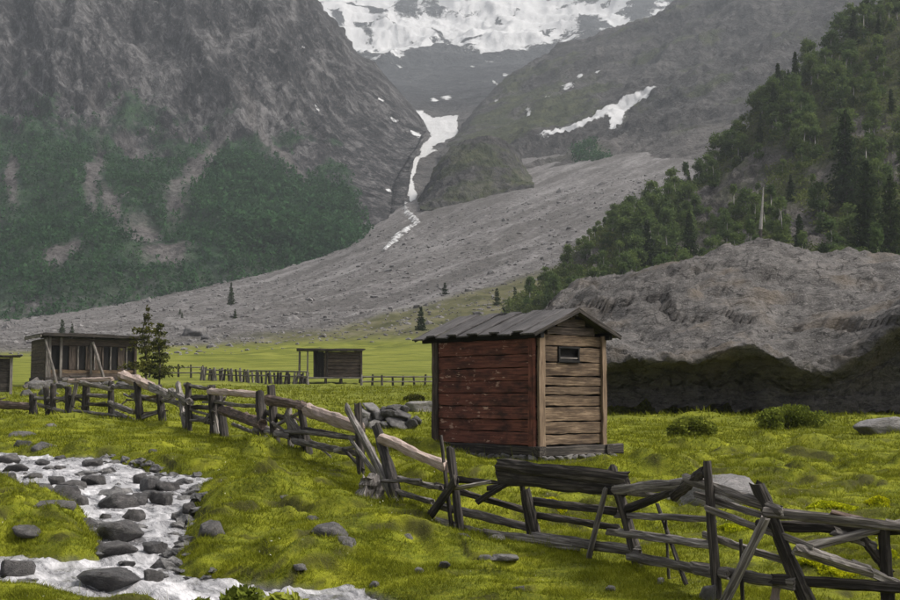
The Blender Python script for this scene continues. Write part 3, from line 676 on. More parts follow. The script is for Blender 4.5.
def place_rock(u, v, wpx, hpx, mat, label, name='boulder', cat='boulder', group=None, water=False, idx=None, deep=0.55):
    """(u, v) is the middle of what shows; the foot sits on the ground or water there"""
    dz = WDZ if water else 0.0
    D = G(u, v + hpx * 0.5, dz); wm = wpx / F_PX * D; hm = hpx / F_PX * D
    sy = wm * 0.40; D += sy * 0.6
    a, b = ray(u, v); x = a * D; zf = (zprof(x, D) + WDZ) if water else ground_h(np.array([x]), np.array([D]))[0]
    top = CAMZ + ray(u, v - hpx * 0.5)[1] * D; top = min(max(top, float(zf) + hm * 0.45), float(zf) + hm * 1.0)
    sz = hm * 0.78
    o = rock_obj(name, mat, (x, D, top - sz * 0.80), wm * 0.55, sy * 1.1, sz, idx, tilt=0.12)
    return tag(o, label, cat, group)

# the huge boulder with its overhang
def huge_boulder():
    us = np.array([520, 545, 575, 610, 650, 700, 735, 765, 800, 835, 870, 900, 950, 1010, 1060])
    crest = np.array([330, 306, 291, 281, 268, 256, 250, 246, 249, 254, 259, 263, 275, 300, 350])
    lip = np.array([376, 372, 370, 368, 366, 362, 357, 356, 363, 361, 348, 333, 330, 345, 370])
    cols = []
    for u, c, l in zip(us, crest, lip):
        e = 1 if 560 < u < 960 else 0.35
        r = 0.75 * e if u < 760 else 0.1 * e
        cols.append([(u, 414, 39.5 + r), (u, l + 34, 39.4 + r * 0.95), (u, l + 12, 38.8 + r * 0.55), (u, l, 38.2), (u, l - 12, 38.6),
                     (u, l + (c - l) * 0.5, 42.0 + 1.5 * e), (u, c + 4, 47 + 3 * e), (u, c, 50 + 3 * e), (u, c + 20, 55 + 3 * e), (u, 400, 60)])
    U, V, W = sheet(cols, [14, 16, 20, 22, 28, 22, 18, 20, 20, 20, 18, 20, 14, 8], [10, 14, 12, 9, 26, 26, 10, 8, 8])
    n = normals(W); n = np.where((np.abs(V - 400) < 1e9)[..., None], n, n)
    X, Y, Z = W[..., 0], W[..., 1], W[..., 2]
    st = Z * 1.0 + 0.18 * X
    s1 = st / 0.62 + 0.9 * fbm(X / 2.2, Y / 2.2, Z / 2.2, 3); f1 = s1 - np.floor(s1); s2 = st / 0.27 + 1.1 * fbm(X / 1.1, Y / 1.1, Z / 1.1, 3); f2 = s2 - np.floor(s2)
    d = 1.1 * fbm(X / 4.2, Y / 4.2, Z / 3.0, 3, 0.5) + 0.22 * fbm(X / 1.3, Y / 1.6, st / 0.7, 4, 0.6, 2) + 0.20 * (f1 - sstep(0.8, 1.0, f1)) + 0.10 * (f2 - sstep(0.75, 1.0, f2)) + 0.13 * fbm(X / 0.4, Y / 0.5, st / 0.2, 3, 0.6)
    lipn = np.exp(-((np.arange(U.shape[1])[None, :] - 40) / 10.0) ** 2)
    tb = np.random.default_rng(5).uniform(-1, 1, 512); k1 = np.floor(s1).astype(int); k3 = np.floor(X / 2.1 + 0.8 * fbm(X / 3, Y / 3, Z / 3, 2) + 0.7 * k1).astype(int)
    d = d + 0.16 * tb[k1 % 512] + 0.06 * tb[(k1 * 31 + k3 * 17) % 512]
    low = sstep(36, 26, np.arange(U.shape[1]))[None, :]; d = d + low * 0.9 * fbm(X / 1.6, Y / 2, Z / 0.8, 4, 0.6, 2)
    d = d + 0.22 * lipn * fbm(X / 1.1, 0 * Y + 2.2, Z / 2.0, 4, 0.6, 2)
    W = W + np.stack([0.25 * d, -0.65 * d, 0.72 * d], -1)
    me = mesh_np('huge_boulder', W.reshape(-1, 3), grid_faces(*U.shape))
    s = NT('boulder_rock'); c = s.pos()
    wv = s.mapping(c, (0.9, 0.9, 1.8), rot=(0, 0.12, 0))
    n1 = s.noise(wv, 0.7, 8, 0.7, 0.6); n2 = s.noise(wv, 3.0, 7, 0.75, 0.3); n3 = s.noise(c, 14, 5, 0.7); n4 = s.noise(s.mapping(c, (1.6, 1.6, 3.0)), 1.0, 6, 0.7, 0.5)
    col = s.ramp(n1, [(0.32, (0.060, 0.056, 0.054)), (0.5, (0.140, 0.130, 0.125)), (0.68, (0.235, 0.216, 0.203))])
    col = s.mix(s.ramp(n2, [(0.50, 0.0), (0.66, 0.75)]), col, (0.060, 0.056, 0.055))
    col = s.mix(s.ramp(n4, [(0.56, 0.0), (0.62, 0.9)]), col, (0.035, 0.033, 0.031))
    ck = s.voro(s.mapping(wv, (0.7, 0.7, 1.3)), 1.1, 'DISTANCE_TO_EDGE'); col = s.mix(s.math('MULTIPLY', s.ramp(ck, [(0.0, 0.9), (0.035, 0.0)]), s.ramp(n1, [(0.40, 0.0), (0.52, 1.0)])), col, (0.03, 0.028, 0.027))
    col = s.mix(s.ramp(n3, [(0.52, 0.0), (0.70, 0.6)]), col, (0.33, 0.31, 0.295))
    col = s.mix(s.ramp(s.noise(c, 0.5, 3, 0.5), [(0.54, 0.0), (0.68, 0.5)]), col, (0.205, 0.165, 0.125))
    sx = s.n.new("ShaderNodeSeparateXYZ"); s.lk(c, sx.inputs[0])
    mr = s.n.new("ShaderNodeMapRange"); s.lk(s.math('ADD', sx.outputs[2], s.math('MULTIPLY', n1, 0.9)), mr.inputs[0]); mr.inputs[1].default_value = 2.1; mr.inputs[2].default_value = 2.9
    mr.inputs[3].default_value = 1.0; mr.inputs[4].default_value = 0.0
    col = s.mix(s.math('MULTIPLY', mr.outputs[0], 0.45), col, s.mix(s.ramp(n2, [(0.42, 0.0), (0.60, 1.0)]), (0.020, 0.019, 0.019), (0.25, 0.228, 0.21)))   # near-black and pale mottling mixed into the face under the ledge
    h = s.math('ADD', s.math('ADD', s.math('MULTIPLY', n2, 1.4), s.math('MULTIPLY', n3, 0.6)), s.math('MULTIPLY', s.voro(wv, 2.4, 'DISTANCE_TO_EDGE'), 0.5))
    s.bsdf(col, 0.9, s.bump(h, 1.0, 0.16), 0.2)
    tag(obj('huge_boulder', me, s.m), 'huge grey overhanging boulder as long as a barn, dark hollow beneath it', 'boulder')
huge_boulder()

# boulders in and beside the stream (photo x, y, width, height)
SR = [(20, 437, 30, 12), (24, 446, 28, 14), (44, 448, 34, 16), (10, 459, 26, 12), (17, 468, 28, 10), (8, 478, 24, 14), (30, 489, 54, 14),
      (95, 463, 22, 9), (57, 480, 18, 10), (73, 484, 28, 10), (96, 480, 28, 12), (67, 492, 34, 16), (78, 500, 24, 14),
      (68, 509, 26, 15), (118, 501, 42, 18), (139, 499, 24, 15), (152, 494, 18, 10), (160, 498, 24, 16), (140, 478, 16, 11),
      (151, 484, 28, 18), (167, 487, 26, 12), (136, 515, 24, 14), (84, 524, 28, 17), (122, 531, 50, 26), (116, 549, 44, 18), (156, 547, 30, 16),
      (152, 575, 22, 16), (14, 569, 36, 22), (189, 511, 16, 22), (42, 462, 14, 7), (60, 468, 12, 6), (110, 470, 12, 6), (178, 484, 12, 7),
      (105, 517, 14, 8), (98, 545, 16, 12), (172, 560, 12, 9), (128, 563, 14, 6), (185, 540, 12, 10), (60, 458, 12, 6), (33, 476, 18, 8)]
for i, (u, v, a_, b_) in enumerate(SR):
    place_rock(u, v, a_ * 0.86, b_ * 0.86, 'rock_wet' if i % 3 else 'rock', 'wet dark grey boulder lying in the white water of the stream' if i % 3 else 'lighter grey boulder with a dry top standing out of the stream', group='dark boulders in the stream' if i % 3 else 'lighter boulders in the stream', water=True, idx=i)
place_rock(112, 578, 60, 20, 'rock_wet', 'broad low boulder washed over by the lower pool of the stream', water=True, idx=3)
BR = [(212, 529, 26, 20, 'rock', 'rounded grey boulder bedded in the moss on the stream bank'),
      (48, 509, 42, 12, 'rock', 'flat grey slab tilted along the edge of the mossy island'),
      (28, 530, 24, 9, 'rock', 'low dark stone half sunk in the mossy island'),
      (333, 536, 34, 20, 'rock', 'brownish grey boulder with a smaller stone leaning on its side'),
      (346, 545, 20, 14, 'rock_pale', 'small pale stone leaning on a brownish boulder in the turf'),
      (394, 588, 30, 24, 'rock', 'grey angular boulder in the turf at the stream outlet bank'),
      (244, 580, 46, 20, 'rock_wet', 'dark boulder wedged in the grassy bank above the stream'),
      (357, 583, 12, 9, 'rock', 'fist sized grey stone beside the angular bank boulder'),
      (497, 532, 16, 6, 'rock_pale', 'flat pale stone just behind the leaning plank of the fence'),
      (506, 551, 28, 6, 'rock_pale', 'thin flat pale stone lying below the bottom fence plank'),
      (408, 538, 12, 8, 'rock_pale', 'small pale stone at the foot of the leaning fence plank'),
      (486, 549, 12, 6, 'rock_pale', 'little pale stone in short grass below the fence'),
      (709, 583, 16, 15, 'rock_pale', 'pale rounded stone at the foot of an upright fence post'),
      (712, 490, 100, 34, 'rock_pale', 'large pale grey boulder with a flat top behind the fence'),
      (880, 426, 48, 17, 'rock_pale', 'pale pointed boulder standing alone in the meadow before the huge boulder'),
      (421, 404, 36, 12, 'rock_pale', 'smooth pale slab of rock rising from meadow beside the red hut'),
      (312, 519, 14, 6, 'rock', 'small grey stone in short turf by the stream'),
      (50, 426, 10, 5, 'rock_pale', 'small white stone in the grass below the log fence'),
      (195, 331, 22, 11, 'rock', 'grey block lying on the scree above the far meadow'),
      (164, 322, 14, 8, 'rock', 'small grey block on the scree behind the dark cabin'),
      (206, 336, 10, 6, 'rock', 'dark little block at the foot of a bigger scree block'),
      (355, 518, 9, 5, 'rock_pale', 'tiny pale stone in the turf')]
for i, (u, v, a_, b_, m_, lb) in enumerate(BR[:-1]):
    place_rock(u, v, a_, b_, m_, lb, idx={13: 5, 14: 3, 15: 6}.get(i, i * 7 + 2))
for i, (u, v) in enumerate([(260, 470), (230, 505), (375, 568), (420, 562), (445, 560), (300, 560), (285, 503), (520, 575), (560, 590), (610, 575), (660, 572), (462, 541), (388, 531), (75, 549), (152, 451)]):
    place_rock(u, v, random.uniform(7, 13), random.uniform(4, 7), random.choice(['rock', 'rock_pale']), 'small stone half sunk in the short turf of the bank', 'stone', 'stone', 'small stones in the turf', idx=i)

# cobbles along the water's edge
def cobbles():
    rg = np.random.default_rng(61); v0, f0 = ico(2); n = 9000
    X = rg.uniform(-8.5, 2.5, n); Y = rg.uniform(9.5, 24, n); sd = stream_sd(X, Y); pr = np.where((sd > -0.10) & (sd < 0.16), 0.5, np.where(sd >= 0.16, 0.05, 0)) * sstep(0.0, 0.25, pnoise(X * .9, Y * .9, 2.7) + 0.12)
    ok = (rg.random(n) < pr) & (Y > 12.0); X, Y = X[ok], Y[ok]; n = len(X); s = np.exp(rg.normal(-2.75, 0.5, n)); Z = np.maximum(ground_h(X, Y), zprof(X, Y) + WDZ) + s * 0.1
    q = v0[None] * (1 + 0.22 * rg.normal(size=(n, len(v0), 1))).clip(.7, 1.35) * (s[:, None, None] * rg.uniform(.6, 1.3, (n, 1, 3)) * np.array([1.1, 1, .6])) + np.stack([X, Y, Z], -1)[:, None]
    F = f0[None] + (np.arange(n) * len(v0))[:, None, None]; me = mesh_np('cobbles', q.reshape(-1, 3), F.reshape(-1, 3), False)
    tag(obj('cobbles', me, rock_mat('cobble_rock', (0.03, 0.029, 0.029), (0.10, 0.095, 0.093), (0.25, 0.24, 0.235), 1.6, 0.02, wet=0.5, world=True)), 'small wet cobbles strewn along the edge of the stream', 'cobbles', kind='stuff')
cobbles()
# heap of stones behind the fence
def stone_pile():
    c = gpt(390, 427); t = empty('stone_pile', c, 'heap of grey angular stones behind the log fence', 'stone pile')
    px = c.y / F_PX
    lst = [(362, 423, 18, 10), (372, 425, 16, 9), (384, 425, 18, 9), (398, 424, 26, 11), (412, 424, 14, 10), (366, 414, 20, 10), (378, 417, 18, 9), (391, 417, 22, 8), (402, 415, 22, 9), (372, 408, 22, 8), (394, 409, 20, 8), (385, 411, 14, 8), (416, 420, 12, 9), (405, 409, 12, 6), (360, 409, 12, 8)]
    for i, (u, v, w_, h_) in enumerate(lst):
        D = c.y + 0.1 + 0.35 * (427 - v) / 18; p = P(u, v, D)
        o = rock_obj('stone', 'rock_pale' if i % 4 == 1 else 'rock', (p.x - c.x, p.y - c.y, p.z - c.z), w_ * px * 0.46, w_ * px * 0.42, h_ * px * 0.58, i, tilt=0.5, parent=t)
stone_pile()

# ------------------------------------------------------------------ timber
def log_mesh(L, r0, r1, seed, flat=1.0, sides=9, segs=8, bend=0.02, rough=0.14, jag=0.0):
    bend = bend * 0.14
    r = np.random.default_rng(seed); th = np.linspace(0, 2 * math.pi, sides, endpoint=False)
    t = np.linspace(0, 1, segs + 1)
    off = r.uniform(0, 50, 3)
    prof = 1 + rough * pnoise(np.cos(th) * 1.6 + off[0], np.sin(th) * 1.6 + off[1], 0.5)
    vs = []
    for k in range(segs + 1):
        rr = (r0 + (r1 - r0) * t[k]) * prof * (1 + rough * 0.9 * pnoise(np.cos(th) * 1.2 + off[2], np.sin(th) * 1.2, t[k] * L * 2.2 + off[0]) + rough * 0.55 * r.uniform(-1, 1, sides))
        bx = bend * L * float(pnoise(np.array([t[k] * 2.3 + off[1]]), 0.3, 0.7)[0]); by = bend * L * float(pnoise(np.array([t[k] * 2.3 + off[2]]), 1.3, 4.7)[0])
        zz = np.full(sides, t[k] * L)
        if k in (0, segs): zz = zz + (1 if k else -1) * jag * r.uniform(-0.5, 1, sides)
        vs.append(np.stack([rr * np.cos(th) * flat + bx, rr * np.sin(th) + by, zz], -1))
    V = np.concatenate(vs); me = bpy.data.meshes.new('log')
    F = [tuple(q) for q in grid_wrap(segs + 1, sides)]
    F.append(tuple(range(sides - 1, -1, -1))); F.append(tuple(segs * sides + i for i in range(sides)))
    me.from_pydata([tuple(x) for x in V], [], F); me.polygons.foreach_set("use_smooth", [False] * len(F)); me.update()
    return me
def grid_wrap(nr, nc):
    i = np.arange(nr * nc).reshape(nr, nc); j = np.roll(i, -1, 1)
    return np.stack([i[:-1], j[:-1], j[1:], i[1:]], -1).reshape(-1, 4).tolist()
_seed = [100]
def timber(name, p0, p1, r0, r1, mat, parent, origin=(0, 0, 0), flat=1.0, roll=0.0, bend=0.02, rough=0.14, jag=0.0, segs=8, sides=9):
    p0 = Vector(p0); p1 = Vector(p1); d = p1 - p0; L = d.length; _seed[0] += 1
    me = log_mesh(L, r0, r1, _seed[0], flat, sides, segs, bend, rough, jag)
    me.materials.append(M[mat]); o = bpy.data.objects.new(name, me); link(o, parent)
    z = d.normalized(); up = Vector((0, 0, 1)) if abs(z.z) < 0.9 else Vector((0, -1, 0))
    y = (up - z * up.dot(z)).normalized(); x = y.cross(z)
    R = Matrix((x, y, z)).transposed().to_4x4()
    o.matrix_local = Matrix.Translation(p0 - Vector(origin)) @ R @ Matrix.Rotation(roll, 4, 'Z')
    return o
def board(name, size, mat, parent, loc, rot=(0, 0, 0), seed=0, wob=0.012, n=7, long='X', pivot=None):
    """weathered board: long axis local Z of the mesh (grain), uneven edges; size = (length, height, thickness)"""
    L, H, T = size; _seed[0] += 1; r = np.random.default_rng(_seed[0])
    t = np.linspace(-L / 2, L / 2, n); vs = []
    for k in range(n):
        e0 = r.uniform(-wob, wob); e1 = r.uniform(-wob, wob); e2 = r.uniform(-wob, wob) * 0.4
        vs += [(-T / 2 + e2, -H / 2 + e0, t[k]), (T / 2 + e2, -H / 2 + e0, t[k]), (T / 2 + e2 * 1.3, H / 2 + e1, t[k]), (-T / 2 + e2, H / 2 + e1, t[k])]
    F = [tuple(q) for q in grid_wrap(n, 4)] + [(3, 2, 1, 0), tuple((n - 1) * 4 + i for i in range(4))]
    me = bpy.data.meshes.new('board'); me.from_pydata(vs, [], F); me.update()
    bm = bmesh.new(); bm.from_mesh(me)
    ed = [e for e in bm.edges if abs(e.verts[0].co.z - e.verts[1].co.z) > 1e-5]
    bmesh.ops.bevel(bm, geom=ed, offset=min(T, H) * 0.12, segments=1, affect='EDGES'); bm.to_mesh(me); bm.free()
    me.materials.append(M[mat]); o = bpy.data.objects.new(name, me); link(o, parent)
    base = {'X': Matrix(((0, 0, 1, 0), (1, 0, 0, 0), (0, 1, 0, 0), (0, 0, 0, 1))),      # length->X, height->Z, thickness->Y
            'Y': Matrix(((1, 0, 0, 0), (0, 0, 1, 0), (0, 1, 0, 0), (0, 0, 0, 1))),      # length->Y, height->Z, thickness->X
            'Z': Matrix.Identity(4),                                                    # upright: thickness->X, height(width)->Y
            'ZX': Matrix(((0, 1, 0, 0), (1, 0, 0, 0), (0, 0, 1, 0), (0, 0, 0, 1)))}[long]   # upright: width->X, thickness->Y
    from mathutils import Euler
    o.matrix_local = Matrix.Translation(loc) @ Euler(rot).to_matrix().to_4x4() @ base
    return o

# ------------------------------------------------------------------ the red hut
def red_hut():
    th = math.radians(50); Ls, Wf, He = 2.86, 1.74, 2.20
    c = GX(537, 456); D0 = c.y
    sx, sy = -math.cos(th), math.sin(th); fx, fy = math.sin(th), math.cos(th)
    # local frame: x along the front (plain boards), y along the red side, away from the near corner
    rz = math.atan2(fy, fx)
    t = empty('wooden_hut', (c.x, c.y, -0.02), 'small wooden hut with worn red side boards and a ribbed plank roof', 'hut', None, rz)
    rows = [0.20, 0.47, 0.73, 1.02, 1.26, 1.50, 1.76, 2.02, 2.20]
    # red side (x = 0) and its twin (x = Wf)
    rs = [0.20, 0.44, 0.66, 0.90, 1.14, 1.36, 1.60, 1.84, 2.12]
    for side, x in ((0, 0.0), (1, Wf)):
        for i in range(8):
            h = rs[i + 1] - rs[i]
            board('plank', (Ls - 0.05, h - 0.012, 0.05), 'red', t, (x + random.uniform(-0.012, 0.012), Ls / 2, (rs[i] + rs[i + 1]) / 2), long='Y', n=12, wob=0.009, rot=(0, random.uniform(-0.04, 0.04) + (0.03 if side == 0 else -0.03), 0))
        board('eave_beam', (Ls + 0.5, 0.13, 0.09), 'black', t, (x + (0.015 if side else -0.015), Ls / 2 + 0.08, 2.185), long='Y')
    # plain front (y = 0) with the vent opening, and the back (y = Ls)
    fr = [0.20, 0.40, 0.62, 0.90, 1.10, 1.26, 1.44, 1.70, 1.98, 2.20]
    vx0, vx1, vz0, vz1 = 0.56, 1.06, 1.66, 1.90
    for i in range(9):
        z0, z1 = fr[i], fr[i + 1]; zc = (z0 + z1) / 2; hh = z1 - z0
        for yy in (0.0, Ls):
            if yy == 0 and i == 7:
                board('plank', (vx0 - 0.03, hh - 0.02, 0.05), 'wood_tan', t, (0.03 + (vx0 - 0.03) / 2, yy, zc), long='X')
                board('plank', (Wf - 0.03 - vx1, hh - 0.02, 0.05), 'wood_tan', t, (vx1 + (Wf - 0.03 - vx1) / 2, yy, zc), long='X')
            else:
                board('plank', (Wf - 0.06, hh - random.uniform(0.014, 0.034), 0.05), 'wood_tan', t, (Wf / 2, yy + random.uniform(-0.012, 0.012), zc), long='X', n=10, wob=0.009, rot=(random.uniform(-0.05, 0.05), random.uniform(-0.006, 0.006), 0))
    for x in (0.07, Wf - 0.07): board('gap_backing', (Ls - 0.2, 1.95, 0.02), 'black', t, (x, Ls / 2, 1.17), long='Y', n=3, wob=0.002)  # added black boards inside, blocking light that would show through plank gaps
    for y in (0.07, Ls - 0.07): board('gap_backing', (Wf - 0.2, 1.95, 0.02), 'black', t, (Wf / 2, y, 1.17), long='X', n=3, wob=0.002)
    # gable boards
    for yy in (0.0, Ls):
        for k in range(3):
            z0 = 2.20 + k * 0.15; z1 = z0 + 0.14; hw = (Wf / 2 + 0.02) * (1 - (z1 - 2.16) / 0.52) + 0.03
            if hw > 0.05: board('gable_board', (2 * hw, 0.138, 0.045), 'wood_brown', t, (Wf / 2, yy, (z0 + z1) / 2), long='X')
    # vent
    vz = (vz0 + vz1) / 2
    board('vent_dark_plate', (vx1 - vx0, 0.24, 0.02), 'black', t, ((vx0 + vx1) / 2 - 0.03, 0.035, 1.84), long='X', n=3, wob=0.003)  # black plate standing in for the darkness inside the vent opening
    for dz, hh in ((0.125, 0.035), (-0.125, 0.045)):
        board('vent_trim', (vx1 - vx0 + 0.05, hh, 0.05), 'black', t, ((vx0 + vx1) / 2 - 0.03, -0.035, 1.84 + dz), long='X', n=3, wob=0.004)
    for xx in (vx0 - 0.03, vx1 - 0.03):
        board('vent_trim', (0.21, 0.045, 0.045), 'black', t, (xx, -0.033, 1.84), long='ZX', n=3, wob=0.003)
    board('vent_slat', (vx1 - vx0, 0.03, 0.03), 'wood_grey', t, ((vx0 + vx1) / 2 - 0.03, -0.028, 1.775), long='X', n=3, wob=0.003)
    # corner posts
    for (x, y, m_, wx, wy, zz) in ((-0.035, 0.09, 'red', 0.05, 0.16, 2.12), (0.075, -0.045, 'wood_post', 0.15, 0.06, 2.2), (Wf - 0.05, -0.045, 'wood_post', 0.11, 0.06, 2.2), (-0.04, Ls - 0.07, 'wood_brown', 0.06, 0.17, 2.12), (Wf + 0.04, 0.09, 'red', 0.06, 0.16, 2.12), (Wf + 0.04, Ls - 0.07, 'red', 0.06, 0.16, 2.12), (0.08, Ls + 0.045, 'wood_post', 0.14, 0.06, 2.2), (Wf - 0.08, Ls + 0.045, 'wood_post', 0.14, 0.06, 2.2)):
        board('corner_post', (zz - 0.18, wx, wy), m_, t, (x, y, 0.18 + (zz - 0.18) / 2), long='ZX', n=9, wob=0.012)
    # floor beams
    for x in (0.0, Wf): board('floor_beam', (Ls + 0.3, 0.19, 0.16), 'wood_dark', t, (x, Ls / 2, 0.105), long='Y', n=9)
    for y in (-0.02, Ls): board('floor_beam', (Wf + 0.50, 0.18, 0.17), 'wood_dark', t, (Wf / 2 + 0.17, y, 0.10), long='X', n=9)
    board('floor', (Wf - 0.2, Ls - 0.2, 0.05), 'wood_dark', t, (Wf / 2, Ls / 2, 0.17), long='X', rot=(math.pi / 2, 0, 0), n=3)
    # foundation stones
    k = 0
    for i in range(13):
        x = -0.02; y = 0.05 + i * 0.225
        rock_obj('foundation_stone', 'rock_pale', (x - 0.04, y, -0.02), random.uniform(.07, .12), random.uniform(.09, .13), random.uniform(.05, .075), i, tilt=.3, parent=t)
    for i in range(10):
        rock_obj('foundation_stone', 'rock_pale', (0.05 + i * 0.2, -0.09, -0.02), random.uniform(.08, .13), random.uniform(.07, .11), random.uniform(.04, .07), i + 3, tilt=.3, parent=t)
    # roof: ridge along y, boards run from eave to ridge
    xr = Wf / 2; zr = 2.66; ov = 0.24; ze = 2.20; y0, y1 = -0.20, Ls + 0.30
    sl_ = math.atan2(zr - ze, xr + ov); ln = math.hypot(xr + ov, zr - ze)
    nb = 11; wd = (y1 - y0) / nb
    for sgn in (0, 1):
        for i in range(nb):
            yc = y0 + (i + 0.5) * wd; upr = i % 2
            cx = (-ov + xr) / 2; cz = (ze + zr) / 2 + (0.034 if upr else 0.0)
            ext = random.uniform(-0.05, 0.08)
            if sgn == 0: board('roof_board', (ln + 0.03 + ext, wd * (1.12 if not upr else 0.92), 0.03), 'roof_board', t, (cx - ext * .4, yc, cz), rot=(math.pi / 2 + random.uniform(-0.035, 0.035), -sl_ + random.uniform(-0.012, 0.012), random.uniform(-0.012, 0.012)), long='X', n=9, wob=0.014)
            else: board('roof_board', (ln + 0.02 + ext, wd * (1.12 if not upr else 0.92), 0.03), 'roof_board', t, (2 * xr - cx + ext * .4, yc, cz - 0.008), rot=(math.pi / 2, sl_, 0), long='X', n=6, wob=0.010)
    for sgn in (0, 1):
        cx = (-ov + xr) / 2; cx = 2 * xr - cx if sgn else cx
        for yy in (y0 - 0.012, y1 + 0.012):
            board('barge_board', (ln + 0.04, 0.08, 0.03), 'wood_dark', t, (cx, yy, (ze + zr) / 2 - 0.015), rot=(0, sl_ if sgn else -sl_, 0), long='X', n=4)
    timber('ridge_pole', (xr, y0 + 0.03, zr - 0.075), (xr, y1 - 0.03, zr - 0.075), 0.045, 0.045, 'wood_dark', t)
red_hut()

# ------------------------------------------------------------------ log fences
def make_line(base):
    return [GX(u, v) for u, v in base]
def on_line(line, u, v):
    """where the upright plane over a fence line is met by the ray through (u, v)"""
    a, b = ray(u, v); best = None
    for i in range(len(line) - 1):
        p, q = line[i], line[i + 1]; den = (q.x - p.x) - a * (q.y - p.y)
        if abs(den) < 1e-9: continue
        s_ = (a * p.y - p.x) / den
        lo = -9 if i == 0 else -1e-6; hi = 9 if i == len(line) - 2 else 1 + 1e-6
        if lo <= s_ <= hi:
            D = p.y + s_ * (q.y - p.y)
            if D > 1 and (best is None or D < best): best = D
    D = best if best else line[0].y
    return Vector((a * D, D, CAMZ + b * D))
def fence(name, base, posts, rails, label, group=None, extra=0):
    line = make_line(base); o0 = line[len(line) // 2]
    t = empty(name, o0, label, 'fence', group)
    for (u0, v0, u1, v1, w_, m_, fl, *of) in posts:       # top, foot
        a = on_line(line, u0, v0); b = on_line(line, u1, v1)
        if of: a.y += of[0]; b.y += of[0]
        d = (a - b).normalized(); gz = float(ground_h(np.array([b.x]), np.array([b.y]))[0])
        foot = b - d * (0.10 + max(0.0, b.z - gz)); r = w_ / 2 / F_PX * b.y
        timber('post', foot, a, r * 1.08, r * 0.92, m_, t, o0, flat=fl, jag=r * 0.7, rough=0.22, bend=0.03)
    for (u0, v0, u1, v1, w_, m_, fl, off) in rails:
        a = on_line(line, u0, v0); b = on_line(line, u1, v1); a.y += off; b.y += off
        r = w_ / 2 / F_PX * (a.y + b.y) / 2; ex = (b - a).normalized() * r
        timber('rail', a - ex, b + ex, r * 1.05 if fl >= .95 else r, r * 0.9, m_, t, o0, flat=fl, jag=r * 0.8, rough=0.26, bend=0.035, segs=12, sides=10)
    rr = random.Random(len(posts))
    for k in range(extra):
        q = rr.uniform(0.06, 0.94) * (len(line) - 1); i = int(q); p = line[i].lerp(line[i + 1], q - i); dr = (line[i + 1] - line[i]).normalized(); L = rr.uniform(0.5, 1.5); h0 = rr.uniform(0.12, 0.75); ti = rr.uniform(-0.35, 0.35)
        a = p - dr * L * .5 + Vector((0, rr.uniform(-.1, .1), h0 - ti * L * .5)); b = p + dr * L * .5 + Vector((0, rr.uniform(-.1, .1), h0 + ti * L * .5))
        for e in (a, b): e.z = max(e.z, float(ground_h(np.array([e.x]), np.array([e.y]))[0]) + 0.03)
        timber('rail', a, b, rr.uniform(.02, .042), rr.uniform(.015, .03), rr.choice(['wood_grey', 'wood_grey', 'wood_dark', 'wood_bark']), t, o0, rough=.3, bend=.06, jag=.04)
    return t
g_, d_, pl, bk = 'wood_grey', 'wood_dark', 'wood_peeled', 'wood_bark'
near_posts = [(347, 407, 398, 504, 12, g_, .6, -.08), (350, 438, 396, 502, 7, g_, .7), (358, 405, 361, 470, 8, d_, 1), (377, 428, 399, 504, 13, d_, .8), (450, 448, 459, 524, 10, d_, .9), (441, 436, 446, 480, 4, d_, 1),
              (455, 480, 412, 541, 11, d_, .5, -.16), (525, 490, 536, 534, 11, d_, .9), (612, 469, 637, 557, 14, d_, .8), (604, 487, 584, 567, 9, g_, .6, -.16), (707, 463, 716, 588, 10, d_, .9),
              (757, 483, 806, 600, 19, d_, .8), (760, 517, 716, 606, 10, g_, .7, -.18), (884, 530, 888, 602, 15, d_, .9), (777, 580, 774, 606, 11, pl, .8), (657, 504, 669, 537, 4, d_, 1), (741, 540, 742, 575, 4, d_, 1), (666, 520, 667, 540, 3, d_, 1), (520, 473, 524, 500, 5, d_, 1), (940, 500, 948, 612, 14, d_, .9)]
near_rails = [(310, 411, 357, 427, 13, pl, 1, .06), (384, 440, 446, 466, 11, pl, 1, .10), (383, 475, 440, 487, 6, g_, .9, .0), (397, 492, 431, 502, 6, g_, .9, .03), (438, 486, 527, 511, 7, d_, .8, .06), (445, 508, 526, 527, 8, g_, .9, .05),
              (440, 522, 492, 536, 10, g_, .45, -.05), (488, 535, 575, 545, 12, g_, .4, -.05), (503, 466, 620, 479, 14, d_, .5, -.06), (505, 478, 618, 489, 16, d_, .5, -.02), (480, 500, 516, 478, 6, d_, .9, -.04), (492, 488, 530, 479, 6, d_, .9, .04),
              (536, 502, 615, 512, 8, d_, .7, .05), (536, 516, 617, 528, 7, d_, .8, .06), (537, 536, 632, 551, 11, g_, .45, -.06), (630, 555, 722, 573, 10, g_, .5, -.06), (612, 533, 713, 546, 9, g_, .7, .06), (619, 516, 713, 520, 7, g_, .8, .06),
              (614, 489, 677, 484, 11, g_, .4, -.07), (625, 510, 684, 487, 8, d_, .8, .0), (676, 492, 700, 474, 12, d_, .7, -.03), (689, 480, 773, 508, 11, g_, .7, -.07), (700, 496, 765, 516, 7, g_, .7, .07), (767, 511, 900, 526, 11, g_, .7, -.08), (764, 525, 900, 531, 11, d_, .7, .0),
              (709, 509, 806, 545, 8, g_, .8, -.05), (800, 550, 862, 569, 12, g_, .9, -.08), (856, 566, 900, 586, 10, g_, .8, -.06), (840, 534, 871, 545, 9, g_, .9, .05), (868, 543, 889, 570, 10, d_, .9, .05), (709, 537, 782, 560, 8, g_, .8, .06),
              (698, 568, 784, 582, 13, g_, .5, -.07), (775, 578, 900, 586, 12, d_, .5, -.10), (890, 524, 960, 540, 9, g_, .8, 0), (890, 584, 960, 600, 9, g_, .8, 0)]
